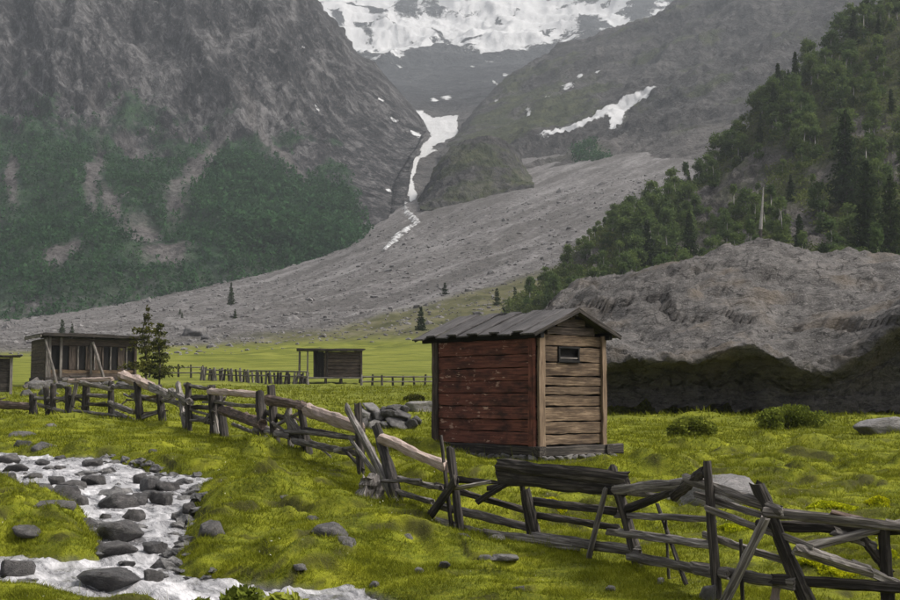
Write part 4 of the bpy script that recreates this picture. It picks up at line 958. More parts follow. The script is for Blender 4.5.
fence('log_fence', [(330, 464), (361, 472), (398, 504), (458, 525), (535, 535), (637, 558), (715, 588), (807, 602), (900, 606), (1000, 612)], near_posts, near_rails,
      'tumbledown grey log fence with crossed leaning posts running in front of the red hut', extra=9)
lp = [(33, 394, 33, 412, 8, d_, 1), (46, 388, 48, 413, 6, d_, 1), (53, 385, 53, 412, 6, d_, 1), (68, 388, 69, 416, 7, d_, 1), (77, 380, 70, 416, 5, g_, 1), (86, 383, 85, 412, 7, d_, 1), (111, 383, 112, 414, 7, d_, 1), (137, 385, 140, 418, 8, d_, 1),
      (159, 386, 163, 419, 7, d_, 1), (178, 384, 186, 426, 7, g_, .9), (188, 384, 189, 429, 7, d_, 1), (212, 387, 215, 431, 9, d_, 1), (219, 397, 224, 432, 9, d_, 1), (209, 390, 216, 425, 6, g_, 1), (260, 392, 264, 447, 11, d_, 1), (271, 386, 275, 447, 10, d_, .9), (289, 402, 291, 449, 8, g_, .7), (300, 403, 308, 454, 9, d_, .9), (286, 415, 300, 436, 14, g_, .35), (-12, 385, -10, 411, 8, d_, 1)]
lr = [(-30, 402, 29, 407, 8, bk, 1, 0), (36, 398, 68, 399, 4, g_, .9, 0), (40, 405, 66, 412, 4, g_, .9, -.05), (71, 381, 110, 379, 5, pl, .9, 0), (83, 383, 110, 389, 5, g_, .9, -.08), (111, 386, 136, 388, 5, g_, .9, .05), (66, 398, 84, 396, 5, g_, .9, .05), (88, 395, 111, 397, 4, g_, .9, 0), (85, 404, 112, 405, 4, d_, .9, .05),
      (111, 403, 133, 412, 6, g_, .9, -.05), (133, 396, 161, 401, 6, g_, .9, .05), (125, 377, 151, 387, 10, pl, 1, -.08), (150, 386, 172, 396, 8, g_, 1, -.08), (75, 411, 118, 416, 4, g_, .9, -.08), (116, 413, 134, 421, 5, g_, .9, -.05), (140, 418, 162, 411, 5, g_, .9, 0), (162, 400, 187, 403, 5, g_, .9, .05), (172, 391, 190, 402, 7, g_, 1, -.06),
      (186, 385, 210, 389, 4, g_, .9, -.06), (187, 398, 211, 398, 6, d_, .9, .06), (187, 407, 212, 408, 5, d_, .9, .06), (183, 414, 209, 421, 6, g_, .9, -.08), (207, 420, 213, 412, 5, g_, .9, -.08), (210, 391, 258, 394, 7, pl, 1, -.06), (213, 402, 258, 406, 4, g_, .9, .08), (225, 411, 262, 424, 11, bk, 1, -.05), (233, 424, 258, 434, 4, g_, .9, 0),
      (258, 410, 290, 420, 6, d_, .9, .05), (270, 400, 300, 405, 9, bk, 1, -.08), (300, 405, 320, 414, 9, bk, 1, -.08), (258, 429, 289, 436, 8, g_, .9, -.08), (287, 432, 357, 437, 5, g_, .9, -.05), (268, 439, 287, 451, 7, g_, .9, -.08), (295, 441, 357, 453, 7, g_, .8, -.06), (300, 428, 345, 436, 4, d_, .9, .06)]
fence('log_fence', [(-60, 407), (33, 412), (85, 414), (112, 415), (140, 419), (163, 420), (189, 430), (220, 433), (264, 448), (308, 455), (345, 465)], lp, lr,
      'zigzag log fence on stubby dark posts crossing the turf below the dark cabin', extra=26)
# weathered stump
def stump():
    c = gpt(368, 501); t = timber('tree_stump', c - Vector((0, -0.1, 0.12)), c + Vector((0.03, 0.12, 0.30)), 0.19, 0.15, 'wood_grey', None, rough=0.5, jag=0.09, sides=14)
    tag(t, 'weathered grey stump in the grass beside the leaning fence plank', 'stump')
stump()

# far picket fence either side of the small hut
def far_fence(u0, v0, u1, v1, hpx, step, label, lean, rails):
    p0 = GX(u0, v0); p1 = GX(u1, v1); t = empty('picket_fence', p0, label, 'fence')
    n = max(2, int((u1 - u0) / step))
    for i in range(n + 1):
        q = p0.lerp(p1, i / n); q = q + Vector((random.uniform(-.12, .12), random.uniform(-.3, .3), 0)); q.z = float(ground_h(np.array([q.x]), np.array([q.y]))[0])
        h = hpx / F_PX * q.y * random.uniform(0.85, 1.1); lx = random.uniform(-lean, lean)
        timber('post', q - Vector((0, 0, 0.1)), q + Vector((lx * h, 0.1 * lx, h)), 0.085, 0.06, random.choice(['wood_grey', 'wood_dark', 'wood_dark']), t, p0, segs=3, sides=6)
    for (fa, fb, hz) in rails:
        a = p0.lerp(p1, fa); b = p0.lerp(p1, fb)
        for q in (a, b): q.z = float(ground_h(np.array([q.x]), np.array([q.y]))[0]) + hz
        timber('rail', a, b, 0.055, 0.045, 'wood_grey', t, p0, segs=6, sides=6, bend=0.012)
far_fence(200, 379, 308, 385, 12.5, 2.3, 'dense leaning picket fence running up to the small stilted hut', 0.17, [(0, .5, .45), (.5, 1, .5), (0, .5, .75), (.5, 1, .8)])
far_fence(150, 377, 204, 377, 13, 11, 'sparse rail fence in the far meadow between dark conifer and dense pickets', 0.06, [(0, 1, .35), (0, 1, .75)])
far_fence(362, 384, 455, 384, 11, 9.5, 'low rail fence with thin posts leading off from the small stilted hut', 0.08, [(0, .5, .25), (.5, 1, .25), (0, .5, .55), (.5, 1, .55)])

# ------------------------------------------------------------------ cabin, small hut, shed
def cabin():
    ph = math.radians(30); c = GX(45, 385); W_, L_, H_ = 5.6, 4.0, 2.95
    t = empty('log_cabin', (c.x, c.y, c.z - 0.05), 'long dark cabin with flat roof and leaning pale props at its front', 'cabin', None, ph)
    # local: x along the front, y back
    for i in range(11):
        z = 0.55 + (i + .5) * 0.215
        board('plank', (L_, 0.21, 0.12), 'wood_brown', t, (0, L_ / 2, z), long='Y', n=4)
        board('plank', (L_, 0.21, 0.12), 'wood_brown', t, (W_, L_ / 2, z), long='Y', n=4)
        board('plank', (W_, 0.21, 0.12), 'wood_brown', t, (W_ / 2, L_, z), long='X', n=4)
    for i in (0, 1): board('plank', (W_ - 0.15, 0.22, 0.10), 'wood_tan' if i == 1 else 'wood_brown', t, (W_ / 2, 0.02, 0.66 + i * 0.225), long='X', n=6)
    for i in (9, 10): board('plank', (W_ - 0.15, 0.22, 0.10), 'wood_brown', t, (W_ / 2, 0.02, 0.655 + i * 0.215), long='X', n=6)
    # window wall
    n = 9; x0 = 0.95; wd = (W_ - 0.1 - x0) / n
    for i in range(n):
        xc = x0 + (i + .5) * wd
        f = board('window_panel', (1.42, wd - 0.12, 0.03), 'wood_brown' if i in (1, 3, 4, 7) else 'black', t, (xc, 0.06, 1.74), long='ZX', n=3, wob=0.004)
    for i in range(n + 1):
        board('mullion', (1.46, 0.09, 0.10), 'wood_grey' if i % 2 == 0 else 'wood_brown', t, (x0 + i * wd, 0.0, 1.74), long='ZX', n=4)
    d = board('door', (1.75, 0.62, 0.05), 'black', t, (0.55, 0.05, 1.55), long='ZX', n=3)
    for x in (0.05, 0.22): board('corner_post', (2.5, 0.15, 0.14), 'wood_grey', t, (x, -0.06, 1.75), long='ZX', n=5)
    board('corner_post', (2.5, 0.14, 0.14), 'wood_brown', t, (W_ - 0.05, -0.05, 1.75), long='ZX', n=5)
    board('corner_post', (2.5, 0.15, 0.14), 'wood_grey', t, (x0 - 0.06, -0.10, 1.75), long='ZX', n=5)
    timber('prop', (0.55, -1.25, -0.3), (-0.10, -0.25, 2.85), 0.085, 0.07, 'wood_grey', t)
    timber('prop', (3.40, -0.75, 0.45), (2.80, -0.2, 2.75), 0.095, 0.08, 'wood_grey', t)
    timber('prop', (2.75, -0.16, 0.7), (2.72, -0.16, 2.7), 0.07, 0.07, 'wood_grey', t)
    board('sill_beam', (W_ + 0.1, 0.22, 0.24), 'wood_dark', t, (W_ / 2, -0.02, 0.44), long='X')
    board('sill_beam', (L_ + 0.1, 0.22, 0.24), 'wood_dark', t, (-0.02, L_ / 2, 0.43), long='Y')
    for i in range(7):
        rock_obj('foundation_stone', 'rock', (i * 0.95, -0.02, 0.10), 0.5, 0.4, 0.30, i, parent=t)
    for i in range(4): rock_obj('foundation_stone', 'rock', (0.0, 0.8 + i * 0.95, 0.10), 0.4, 0.5, 0.30, i + 4, parent=t)
    # roof: low-pitched boards with earth on top
    for i in range(12):
        x = -0.12 + i * (W_ + 0.55) / 11; zz = 3.16 + 0.10 * math.sin(math.pi * (i / 11)) - 0.012 * i
        board('roof_board', (L_ + 0.9, (W_ + 0.55) / 11 + 0.03, 0.09), 'wood_dark', t, (x, L_ / 2 - 0.05, zz + (0.02 if i % 2 else 0)), rot=(0, 0, 0), long='Y', n=4).matrix_local = \
            Matrix.Translation((x, L_ / 2 - 0.05, zz + (0.02 if i % 2 else 0))) @ Matrix(((0, 1, 0, 0), (0, 0, 1, 0), (1, 0, 0, 0), (0, 0, 0, 1)))
    board('fascia', (W_ + 0.85, 0.19, 0.07), 'wood_dark', t, (W_ / 2 + 0.13, -0.53, 3.12), long='X', rot=(0, 0.012, 0))
    board('fascia', (L_ + 0.9, 0.18, 0.07), 'wood_grey', t, (-0.40, L_ / 2 - 0.05, 3.06), long='Y')
    board('roof_beam', (W_ + 0.7, 0.14, 0.14), 'wood_dark', t, (W_ / 2, -0.05, 2.98), long='X')
    for i in range(5): board('rafter_end', (0.5, 0.13, 0.10), 'wood_dark', t, (0.1 + i * 1.35, -0.27, 3.02), long='Y', n=3)
    # planks and logs heaped at its foot
    k = 0
    for (u0, v0, u1, v1, w_, m_) in [(28, 391, 44, 383, 7, 'wood_peeled'), (24, 388, 38, 379, 5, 'wood_grey'), (62, 380, 76, 379, 4, 'wood_grey'), (70, 377, 86, 377, 3, 'wood_dark'), (18, 392, 32, 390, 5, 'wood_grey')]:
        a = P(u0, v0, c.y - 4.5); b = P(u1, v1, c.y - 4.0); o = timber('loose_log', a, b, w_ / 2 / F_PX * a.y, w_ / 2 / F_PX * a.y, m_, None)
        tag(o, ['pale split log propped on stones at the cabin corner', 'grey pole resting beside the cabin corner prop', 'short grey pole lying at the foot of the cabin wall', 'dark pole lying under the cabin window wall', 'grey log lying by the dark shed'][k], 'log'); k += 1
    for i, (u, v, w_, h_) in enumerate([(36, 384, 16, 9), (26, 390, 12, 8), (52, 389, 12, 7), (44, 391, 12, 7), (60, 385, 12, 6)]):
        place_rock(u, v, w_, h_, 'rock', 'grey stone in the rubble at the foot of the dark cabin', 'stone', 'stone', 'rubble stones by the cabin', idx=i)
cabin()

def small_hut():
    c = GX(314, 383); t = empty('stilted_hut', c, 'small far plank hut on stilts with an open porch at one end', 'hut', None, math.radians(6))
    W_, L_, z0, H_ = 3.05, 2.4, 0.38, 1.66
    for i in range(7):
        z = z0 + (i + .5) * H_ / 7
        board('plank', (2.2, H_ / 7 - 0.02, 0.07), 'wood_brown', t, (W_ - 1.1, 0, z), long='X', n=4)
        board('plank', (L_, H_ / 7 - 0.02, 0.07), 'wood_brown', t, (W_, L_ / 2, z), long='Y', n=4)
        board('plank', (L_, H_ / 7 - 0.02, 0.07), 'wood_brown', t, (0, L_ / 2, z), long='Y', n=4)
        board('plank', (W_, H_ / 7 - 0.02, 0.07), 'wood_brown', t, (W_ / 2, L_, z), long='X', n=4)
    for i in range(4): board('door_board', (H_, 0.2, 0.05), 'black' if i < 3 else 'wood_brown', t, (0.12 + i * 0.21, 0.0, z0 + H_ / 2), long='ZX', n=3)
    for x in (0.0, 0.84, W_): board('corner_post', (H_ + .05, 0.11, 0.12), 'wood_dark' if x < 2 else 'wood_brown', t, (x, -0.05, z0 + H_ / 2), long='ZX', n=3)
    for x, y in ((-0.95, -0.2), (-0.42, -0.2), (-0.95, 1.9)): timber('porch_post', (x, y, z0 - .1), (x, y, z0 + H_ + .02), 0.055, 0.05, 'wood_grey', t, segs=3)
    board('platform', (W_ + 1.3, 0.10, 0.16), 'wood_grey', t, (W_ / 2 - 0.5, -0.18, z0 - 0.05), long='X')
    for i in range(9): board('platform_board', (L_ + .1, 0.45, 0.05), 'wood_brown', t, (-0.85 + i * 0.47, L_ / 2, z0 - 0.04), rot=(0, math.pi / 2, 0), long='Y', n=3)
    for x in (-0.6, 0.75, 1.75, W_): 
        for y in (-0.1, L_): timber('stilt', (x, y, -0.35), (x, y, z0 - 0.09), 0.09, 0.08, 'wood_dark', t, segs=2)
    for i in range(9):
        x = -1.1 + (i + .5) * (W_ + 1.25) / 9
        board('roof_board', (L_ + 0.7, (W_ + 1.25) / 9 + .02, 0.07), 'wood_dark', t, (x, L_ / 2 - 0.1, z0 + H_ + 0.13 + (0.01 if i % 2 else 0)), rot=(-0.05, math.pi / 2, 0), long='Y', n=3)
    board('fascia', (W_ + 1.3, 0.13, 0.06), 'wood_dark', t, (W_ / 2 - 0.48, -0.50, z0 + H_ + 0.11), long='X')
small_hut()

def shed():
    c = GX(-4, 394); t = empty('dark_shed', c, 'dark plank shed with boarded end beside the long cabin', 'shed', None, 0.32)
    for i in range(8):
        z = 0.1 + (i + .5) * 0.2
        for (L, p, ax) in ((2.0, (-0.35, 0, z), 'X'), (1.6, (0.65, 0.8, z), 'Y'), (1.6, (-1.35, 0.8, z), 'Y'), (2.0, (-0.35, 1.6, z), 'X')):
            board('plank', (L, 0.19, 0.06), 'wood_dark', t, p, long=ax, n=3)
    for i in range(6): board('roof_board', (2.3, 0.45, 0.06), 'wood_dark', t, (-1.45 + i * 0.46, 0.8, 1.80 + (0.012 if i % 2 else 0)), rot=(-.06, math.pi / 2, 0), long='Y', n=3)
    for x in (-1.35, 0.65): board('corner_post', (1.75, 0.12, 0.1), 'wood_grey', t, (x, -0.08, 0.87), long='ZX', n=3)
shed()

# ------------------------------------------------------------------ foliage
def leaf_cloud(cent, size, rg, up=0.0):
    """one small kite-shaped leaf spray (two triangles) per centre"""
    n = len(cent); a = rg.normal(size=(n, 3)); a /= np.linalg.norm(a, axis=1)[:, None]
    b = rg.normal(size=(n, 3)); b[:, 2] += up; b -= a * (a * b).sum(1)[:, None]; b /= np.linalg.norm(b, axis=1)[:, None]
    s = np.asarray(size).reshape(-1, 1) * rg.uniform(0.6, 1.3, (n, 1))
    V = np.stack([cent - a * s, cent - b * s * 0.45, cent + a * s, cent + b * s * 0.45], 1).reshape(-1, 3)
    F = np.arange(4 * n).reshape(n, 4)
    return V, F
def cloud_points(n, rg, lobes, shell=0.55):
    """points through the volume of several lobes (centre, radii)"""
    w_ = np.array([r[0] * r[1] * r[2] for _, r in lobes]) ** 0.8; idx = rg.choice(len(lobes), n, p=w_ / w_.sum())
    d = rg.normal(size=(n, 3)); d /= np.linalg.norm(d, axis=1)[:, None]; q = rg.uniform(shell ** 3, 1, n) ** (1 / 3)
    c = np.array([l[0] for l in lobes])[idx]; r = np.array([l[1] for l in lobes])[idx]
    return c + d * r * q[:, None]
def trunk_mesh(h, r, seed, limbs=(), lean=0.0):
    bm = bmesh.new(); rg = np.random.default_rng(seed)
    def tube(p, q, r0, r1):
        p = Vector(p); q = Vector(q); z = (q - p).normalized(); x = z.orthogonal().normalized(); y = z.cross(x); n = 6
        A = [bm.verts.new(p + (x * math.cos(k * 2 * math.pi / n) + y * math.sin(k * 2 * math.pi / n)) * r0) for k in range(n)]
        B = [bm.verts.new(q + (x * math.cos(k * 2 * math.pi / n) + y * math.sin(k * 2 * math.pi / n)) * r1) for k in range(n)]
        for k in range(n): bm.faces.new((A[k], A[(k + 1) % n], B[(k + 1) % n], B[k]))
        bm.faces.new(B)
    pts = [Vector((lean * h * t * t + rg.normal() * 0.02 * h * (t > 0), rg.normal() * 0.02 * h * (t > 0), h * t - (0.4 if t == 0 else 0))) for t in (0, .35, .7, 1)]
    for i in range(3): tube(pts[i], pts[i + 1], r * (1 - i * .28), r * (1 - (i + 1) * .28))
    for (t, q) in limbs:
        k = min(int(t * 3), 2); b0 = pts[k].lerp(pts[k + 1], t * 3 - k); tube(b0, q, r * 0.45 * (1.1 - t), r * 0.12)
    me = bpy.data.meshes.new('trunk'); bm.to_mesh(me); bm.free(); me.polygons.foreach_set("use_smooth", [True] * len(me.polygons)); return me

def broadleaf(seed, h, wd, nleaf, size, mat):
    rg = np.random.default_rng(seed); lobes = []
    for i in range(rg.integers(9, 15)):
        t = rg.uniform(0.10, 0.92); rr = wd * 0.5 * (1 - abs(t - 0.4)) * rg.uniform(0.2, 0.8); an = rg.uniform(0, 6.28)
        r0 = wd * rg.uniform(0.13, 0.28) * (1.2 - 0.6 * t)
        lobes.append(((rr * math.cos(an), rr * math.sin(an), h * t), (r0, r0, r0 * rg.uniform(0.65, 1.0))))
    lobes.append(((0, 0, h * 0.9), (wd * .2, wd * .2, h * .1)))
    cp = cloud_points(nleaf, rg, lobes, 0.25); cp = cp + rg.normal(size=cp.shape) * 0.07 * wd; cp[:, 2] = np.maximum(cp[:, 2], 0.1); V, F = leaf_cloud(cp, size, rg)
    limbs = [(min(0.75, max(0.15, l[0][2] / h - 0.2)), l[0]) for l in lobes[:5]]
    tm = trunk_mesh(h * 0.85, 0.022 * h, seed, limbs); tm.materials.append(M['trunk_pale'])
    cm = mesh_np('crown', V, F, False); cm.materials.append(M[mat]); return tm, cm
def conifer(seed, h, wd, mat, tiers=26, size=0.12, dens=9, ragged=0.25, bare=0.06):
    rg = np.random.default_rng(seed); cs = []; limbs = []
    for i in range(tiers):
        t = bare + (1 - bare) * (i + rg.uniform(-.3, .3)) / tiers; t = min(max(t, bare), 0.985); R = wd * 0.5 * (1 - t) ** 0.8 * rg.uniform(1 - ragged, 1 + ragged) + 0.03 * h * (t < .97)
        nb = int(5 + 4 * (1 - t)); a0 = rg.uniform(0, 6.28)
        for k in range(nb):
            an = a0 + k * 6.283 / nb + rg.uniform(-.3, .3); L = R * rg.uniform(0.55, 1.15); droop = rg.uniform(-0.05, 0.32)
            m = max(3, int(dens * L / (wd * .5) + 3)); s = rg.uniform(0.15, 1, m)
            x = L * s; cs.append(np.stack([x * math.cos(an) + rg.normal(size=m) * .07 * L, x * math.sin(an) + rg.normal(size=m) * .07 * L, h * t - droop * x + 0.25 * droop * x * s + rg.normal(size=m) * 0.012 * h], -1))
            if k % 2 == 0 and i % 3 == 0: limbs.append((t * .98, (L * .8 * math.cos(an), L * .8 * math.sin(an), h * t - droop * L * .8)))
    cs = np.concatenate(cs); V, F = leaf_cloud(cs, size, rg)
    tm = trunk_mesh(h * 0.99, 0.016 * h, seed, limbs); tm.materials.append(M['trunk'])
    cm = mesh_np('crown', V, F, False); cm.materials.append(M[mat]); return tm, cm
def plant_tree(name, pair, p, s, label, cat='tree', group=None, rz=None, sz=1.0):
    t = empty(name, p, label, cat, group, random.uniform(0, 6.28) if rz is None else rz); t.scale = (s, s, s * sz)
    link(bpy.data.objects.new('trunk', pair[0]), t); link(bpy.data.objects.new('crown', pair[1]), t); return t

BL = [broadleaf(300 + i, 7.0, [4.4, 3.4, 5.0, 4.0, 2.9, 4.6][i], 2000, 0.27, ['leaf_green', 'leaf_green', 'leaf_green', 'leaf_green', 'leaf_olive2', 'leaf_green'][i] if False else 'leaf_green') for i in range(6)]
CO = [conifer(400 + i, 10.0, [3.4, 4.2, 3.0][i], 'leaf_pine', 34, 0.30, 10) for i in range(3)]

def ridge_wood():
    U, V, W, rk = RR; rg = np.random.default_rng(11); got = []; used = []
    flat = np.stack([U.ravel(), V.ravel()], -1); Wf = W.reshape(-1, 3); rkf = rk.ravel()
    nrow = U.shape[1]; rowi = np.tile(np.arange(nrow), U.shape[0])
    cand = np.where((flat[:, 0] > 525) & (flat[:, 0] < 935) & (rowi < 97))[0]; rg.shuffle(cand)
    for i in cand:
        u, v = flat[i]; crest = np.interp(u, [505, 540, 570, 600, 650, 700, 740, 770, 800, 850, 900, 1000], [312, 287, 258, 232, 207, 176, 138, 104, 74, 34, -8, -80])
        below = v - crest
        band = np.interp(u, [530, 600, 700, 760, 850, 930], [60, 70, 50, 70, 100, 130])
        dn = 1.0 if below < band else 0.6
        if rg.random() > dn or rkf[i] > 0.6 and rg.random() < 0.85 or v < -20 or v > 318: continue
        p = Wf[i]; sp = 3.1 if below < band else 3.9
        if used and (np.linalg.norm(np.array(used) - p, axis=1) < sp).any(): continue
        used.append(p); got.append((u, v, p, below < band))
        if len(got) >= 298: break
    def tree_label(u, dense):
        if u < 620: return ('small shrubby leafy tree on the low toe of the ridge beside the scree', 'tree', 'shrubby trees at the ridge toe')
        if dense: return ('round leafy green tree in the dense wood along the crest of the ridge', 'tree', 'leafy trees along the ridge crest')
        return ('leafy green tree among rocks on the open slope just above the huge boulder', 'tree', 'leafy trees on the open ridge slope')
    for (u, v, p, dense) in got:
        sml = 0.62 if u < 620 else 1.0
        s = rg.uniform(0.55, 1.2) * (1.0 if dense else 0.85) * sml
        if rg.random() < 0.07 and u > 640:
            plant_tree('conifer_tree', CO[rg.integers(0, 3)], p - np.array([0, 0, 0.3]), s * 0.8, 'dark pointed conifer among the leafy trees of the steep ridge', group='conifers in the ridge wood')
        else:
            plant_tree('broadleaf_tree', BL[rg.integers(0, 6)], p - np.array([0, 0, 0.3]), s, *tree_label(u, dense), sz=rg.uniform(0.8, 1.15))
    # undergrowth of the same slope
    idx = np.where((flat[:, 0] > 510) & (flat[:, 0] < 960) & (rowi < 96) & (rkf < 0.6))[0]; idx = rg.choice(idx, 7000); base = Wf[idx] + rg.normal(size=(7000, 3)) * np.array([.6, .6, 0])
    c = np.repeat(base, 16, 0); c = c + rg.normal(size=c.shape) * np.array([.55, .55, .32]); c[:, 2] += 0.35
    Vv, F = leaf_cloud(c, 0.26, rg); me = mesh_np('undergrowth', Vv, F, False)
    tag(obj('undergrowth', me, M['leaf_under']), 'low green scrub covering the steep ridge', 'scrub', kind='stuff')
ridge_wood()

# single trees on and around the meadow
def ridge_point(u, v):
    U, V, W, _ = RR; k = np.argmin((U - u) ** 2 + (V - v) ** 2 + 1e4 * (np.arange(U.shape[1])[None, :] > 94)); return W.reshape(-1, 3)[k]
SPR = [conifer(450 + i, 14.0, 5.2, 'leaf_pine', 44, 0.30, 15, 0.3) for i in range(2)]
for (u, vt, vb, lb, k) in [(868, 158, 262, 'tall dark spruce rising behind the far end of the huge boulder', 0), (849, 112, 210, 'lofty dark spruce with thin crown on the rocky slope above the boulder', 1), (892, 170, 265, 'broad dark spruce growing behind a taller spruce near the boulder', 0), (688, 203, 262, 'dark spruce standing among the leafy trees just over the boulder crest', 1)]:
    p = ridge_point(u, vb); D = p[1]; hh = (vb - vt) / F_PX * D
    plant_tree('spruce_tree', SPR[k], (p[0], p[1], p[2] - .3), (hh + .3) / 14.0, lb, sz=1.0)
pair = conifer(470, 5.0, 2.7, 'leaf_pine_olive', 14, 0.105, 34, 0.7, 0.20)
c = GX(146, 386); D = c.y
plant_tree('young_pine', pair, (c.x, c.y, c.z - .05), (386 - 304) / F_PX * D / 5.0, 'taller ragged olive pine beside the end of the dark cabin', 'tree')
pair2 = conifer(471, 4.0, 2.1, 'leaf_pine_olive', 12, 0.105, 32, 0.7, 0.18)
c = GX(159, 388)
plant_tree('young_pine', pair2, (c.x, c.y, c.z - .05), (388 - 319) / F_PX * c.y / 4.0, 'shorter ragged pine next to the taller pine by the cabin', 'tree')
SM = [conifer(480 + i, 4.0, [1.5, 2.0, 2.2][i], 'leaf_pine', 14, 0.15, 18, 0.4) for i in range(3)]
for (u, vt, vb, lb, k, sx) in [(421, 305, 331, 'small upright conifer on the grassy slope beyond the red hut roof', 0, 1.1), (231, 280, 304, 'small thin conifer standing alone on the grey scree', 0, 0.8), (235, 308, 318, 'tiny conifer just below the lone scree tree', 2, 1), (445, 283, 296, 'low dark bushy conifer on the dry slope above the meadow', 2, 1.3),
                             (497, 289, 307, 'round small conifer on the dry slope over the hut roof beside its twin', 2, 1), (515, 290, 309, 'upright small conifer on the dry slope over the hut roof beside a round one', 1, .9), (546, 288, 302, 'bushy conifer at the end of the huge boulder', 2, 1.1), (62, 317, 334, 'small dark conifer showing over the cabin roof', 1, 1), (72, 321, 335, 'smaller dark conifer showing over the cabin roof', 2, .9), (180, 306, 313, 'tiny dark shrub-like conifer on the scree', 2, 1), (182, 314, 320, 'tiny dark conifer seedling on the scree below another', 2, 1)]:
    D = min(G(u, vb), 420); p = P(u, vb, D); p.z = float(ground_h(np.array([p.x]), np.array([p.y]))[0]); hh = max((vb - vt) / F_PX * D, 0.5); s = hh / 4.0
    t = plant_tree('small_conifer', SM[k], p, s, lb, 'tree'); t.scale = (s * sx, s * sx, s)
# dead snag
def snag():
    b = ridge_point(763, 262); D = b[1]; top = P(763.5, 187, D); top.x += 0; foot = Vector(b) - Vector((0, 0, .4))
    t = empty('dead_tree', foot, 'bare pale dead tree trunk sticking up behind the boulder crest', 'dead tree')
    mid = foot.lerp(top, 0.38); timber('trunk', foot, mid, 0.34, 0.30, 'trunk', t, foot); timber('bare_top', mid - Vector((0, 0, .05)), top, 0.30, 0.06, 'trunk_pale', t, foot, bend=0.015)
snag()

# low bushes in the meadow
def bush(name, u0, u1, v0, v1, label, seed, mat='leaf_olive'):
    rg = np.random.default_rng(seed); uc = (u0 + u1) / 2; c = gpt(uc, v1 - 1); D = c.y + 0.35; wd = (u1 - u0) / F_PX * D; h = (v1 - v0) / F_PX * D
    lobes = []
    for i in range(11):
        x = rg.uniform(-.40, .40) * wd; hz = h * (1 - 0.9 * abs(x / wd)) * rg.uniform(.45, .72); r = h * rg.uniform(.26, .42)
        lobes.append(((x, rg.uniform(-.16, .16) * wd, hz), (r * 1.15, r, r * .8)))
    for i in range(6): lobes.append(((rg.uniform(-.4, .4) * wd, rg.uniform(-.15, .15) * wd, h * .2), (h * .35, h * .35, h * .22)))
    t = empty(name, (c.x, D, c.z - .03), label, 'bush')
    V, F = leaf_cloud(cloud_points(5200, rg, lobes, .35), 0.045, rg, 0.8); me = mesh_np('foliage', V, F, False); obj('foliage', me, M[mat], t)
    for i in range(6): timber('stem', (rg.uniform(-.2, .2) * wd, 0, -.05), (lobes[i][0][0], lobes[i][0][1], lobes[i][0][2]), 0.014, 0.006, 'trunk', t, segs=3, sides=5)
bush('low_bush', 757, 832, 399, 429, 'broad dense green bush on the meadow before the huge boulder', 1)
bush('low_bush', 670, 716, 413, 439, 'small uneven green bush between the red hut and a broader bush', 2)
bush('low_bush', 405, 424, 391, 403, 'little brownish bush beside the pale slab of rock near the hut', 3, 'leaf_pine_olive')
for (u0, u1, v0, v1, lb, sd) in [(224, 248, 586, 632, 'leafy green weed growing at the water edge of the lower stream', 5), (184, 206, 592, 622, 'small leafy weed by the lower stream beside a taller weed', 6), (268, 286, 592, 652, 'small leafy weed across the lower stream from the dark wedged boulder', 7)]:
    bush('leafy_weed', u0, u1, v0, v1, lb, sd)

# cushions of yellow flowers
def cushion(u, v, wpx, hpx, label, seed):
    rg = np.random.default_rng(seed); c = gpt(u, v + hpx * .4); wd = wpx / F_PX * c.y; n = int(1400 + 2200 * wd)
    a = rg.uniform(0, 6.28, n); r = np.sqrt(rg.uniform(0, 1, n)) * (1 + .25 * np.sin(3 * a + seed)); x = c.x + r * np.cos(a) * wd * .5; y = c.y + r * np.sin(a) * wd * .42
    z = ground_h(x, y) + 0.05 * np.clip(1 - r ** 2, 0, 1) * (1 + .5 * pnoise(x * 6, y * 6, 1.2)) + rg.uniform(0, .03, n)
    V, F = leaf_cloud(np.stack([x - c.x, y - c.y, z - c.z], -1), 0.019, rg); me = mesh_np('flower_cushion', V, F, False)
    tag(obj('flower_cushion', me, M['flower'], None, c), label, 'flowers', 'yellow flower cushions behind the fence')
for i, (u, v, w_, h_) in enumerate([(831, 501, 44, 18), (874, 514, 46, 16), (812, 548, 34, 20), (846, 556, 46, 16), (737, 517, 36, 14), (884, 545, 30, 12), (553, 510, 24, 10), (633, 497, 24, 8), (880, 500, 24, 8)]):
    cushion(u, v, w_, h_, 'low cushion of tiny yellow flowers in the turf behind the grey log fence', 60 + i)

# ------------------------------------------------------------------ far wood on the left slope
def far_wood():
    U, V, W, veg = LM; rg = np.random.default_rng(21); n = 11000
    m = (veg.ravel() > 0.42) & (U.ravel() > -120) & (U.ravel() < 400) & (V.ravel() > 60); w_ = np.where(m, 0.25 + 2.2 * np.clip(veg.ravel() - 0.5, 0, 1), 0); idx = rg.choice(len(w_), n, p=w_ / w_.sum())
    base = W.reshape(-1, 3)[idx] + rg.normal(size=(n, 3)) * np.array([1.5, 1.5, 0]); h = rg.uniform(1.4, 4.6, n) * (0.7 + 0.5 * (veg.ravel()[idx]))
    k = 11; c = np.repeat(base, k, 0); hh = np.repeat(h, k)
    d = rg.normal(size=(n * k, 3)); d /= np.linalg.norm(d, axis=1)[:, None]
    t = rg.uniform(0, 1, n * k); wdt = 0.30 * (1.05 - t) + 0.06
    c = c + np.stack([d[:, 0] * wdt * hh, d[:, 1] * wdt * hh, hh * (0.1 + 0.9 * t)], -1)
    Vv, F = leaf_cloud(c, 0.22 * hh, rg); me = mesh_np('far_wood', Vv, F, False)
    tag(obj('far_wood', me, M['leaf_far']), 'hazy green wood clothing the lower mountain slope', 'wood', kind='stuff')
far_wood()
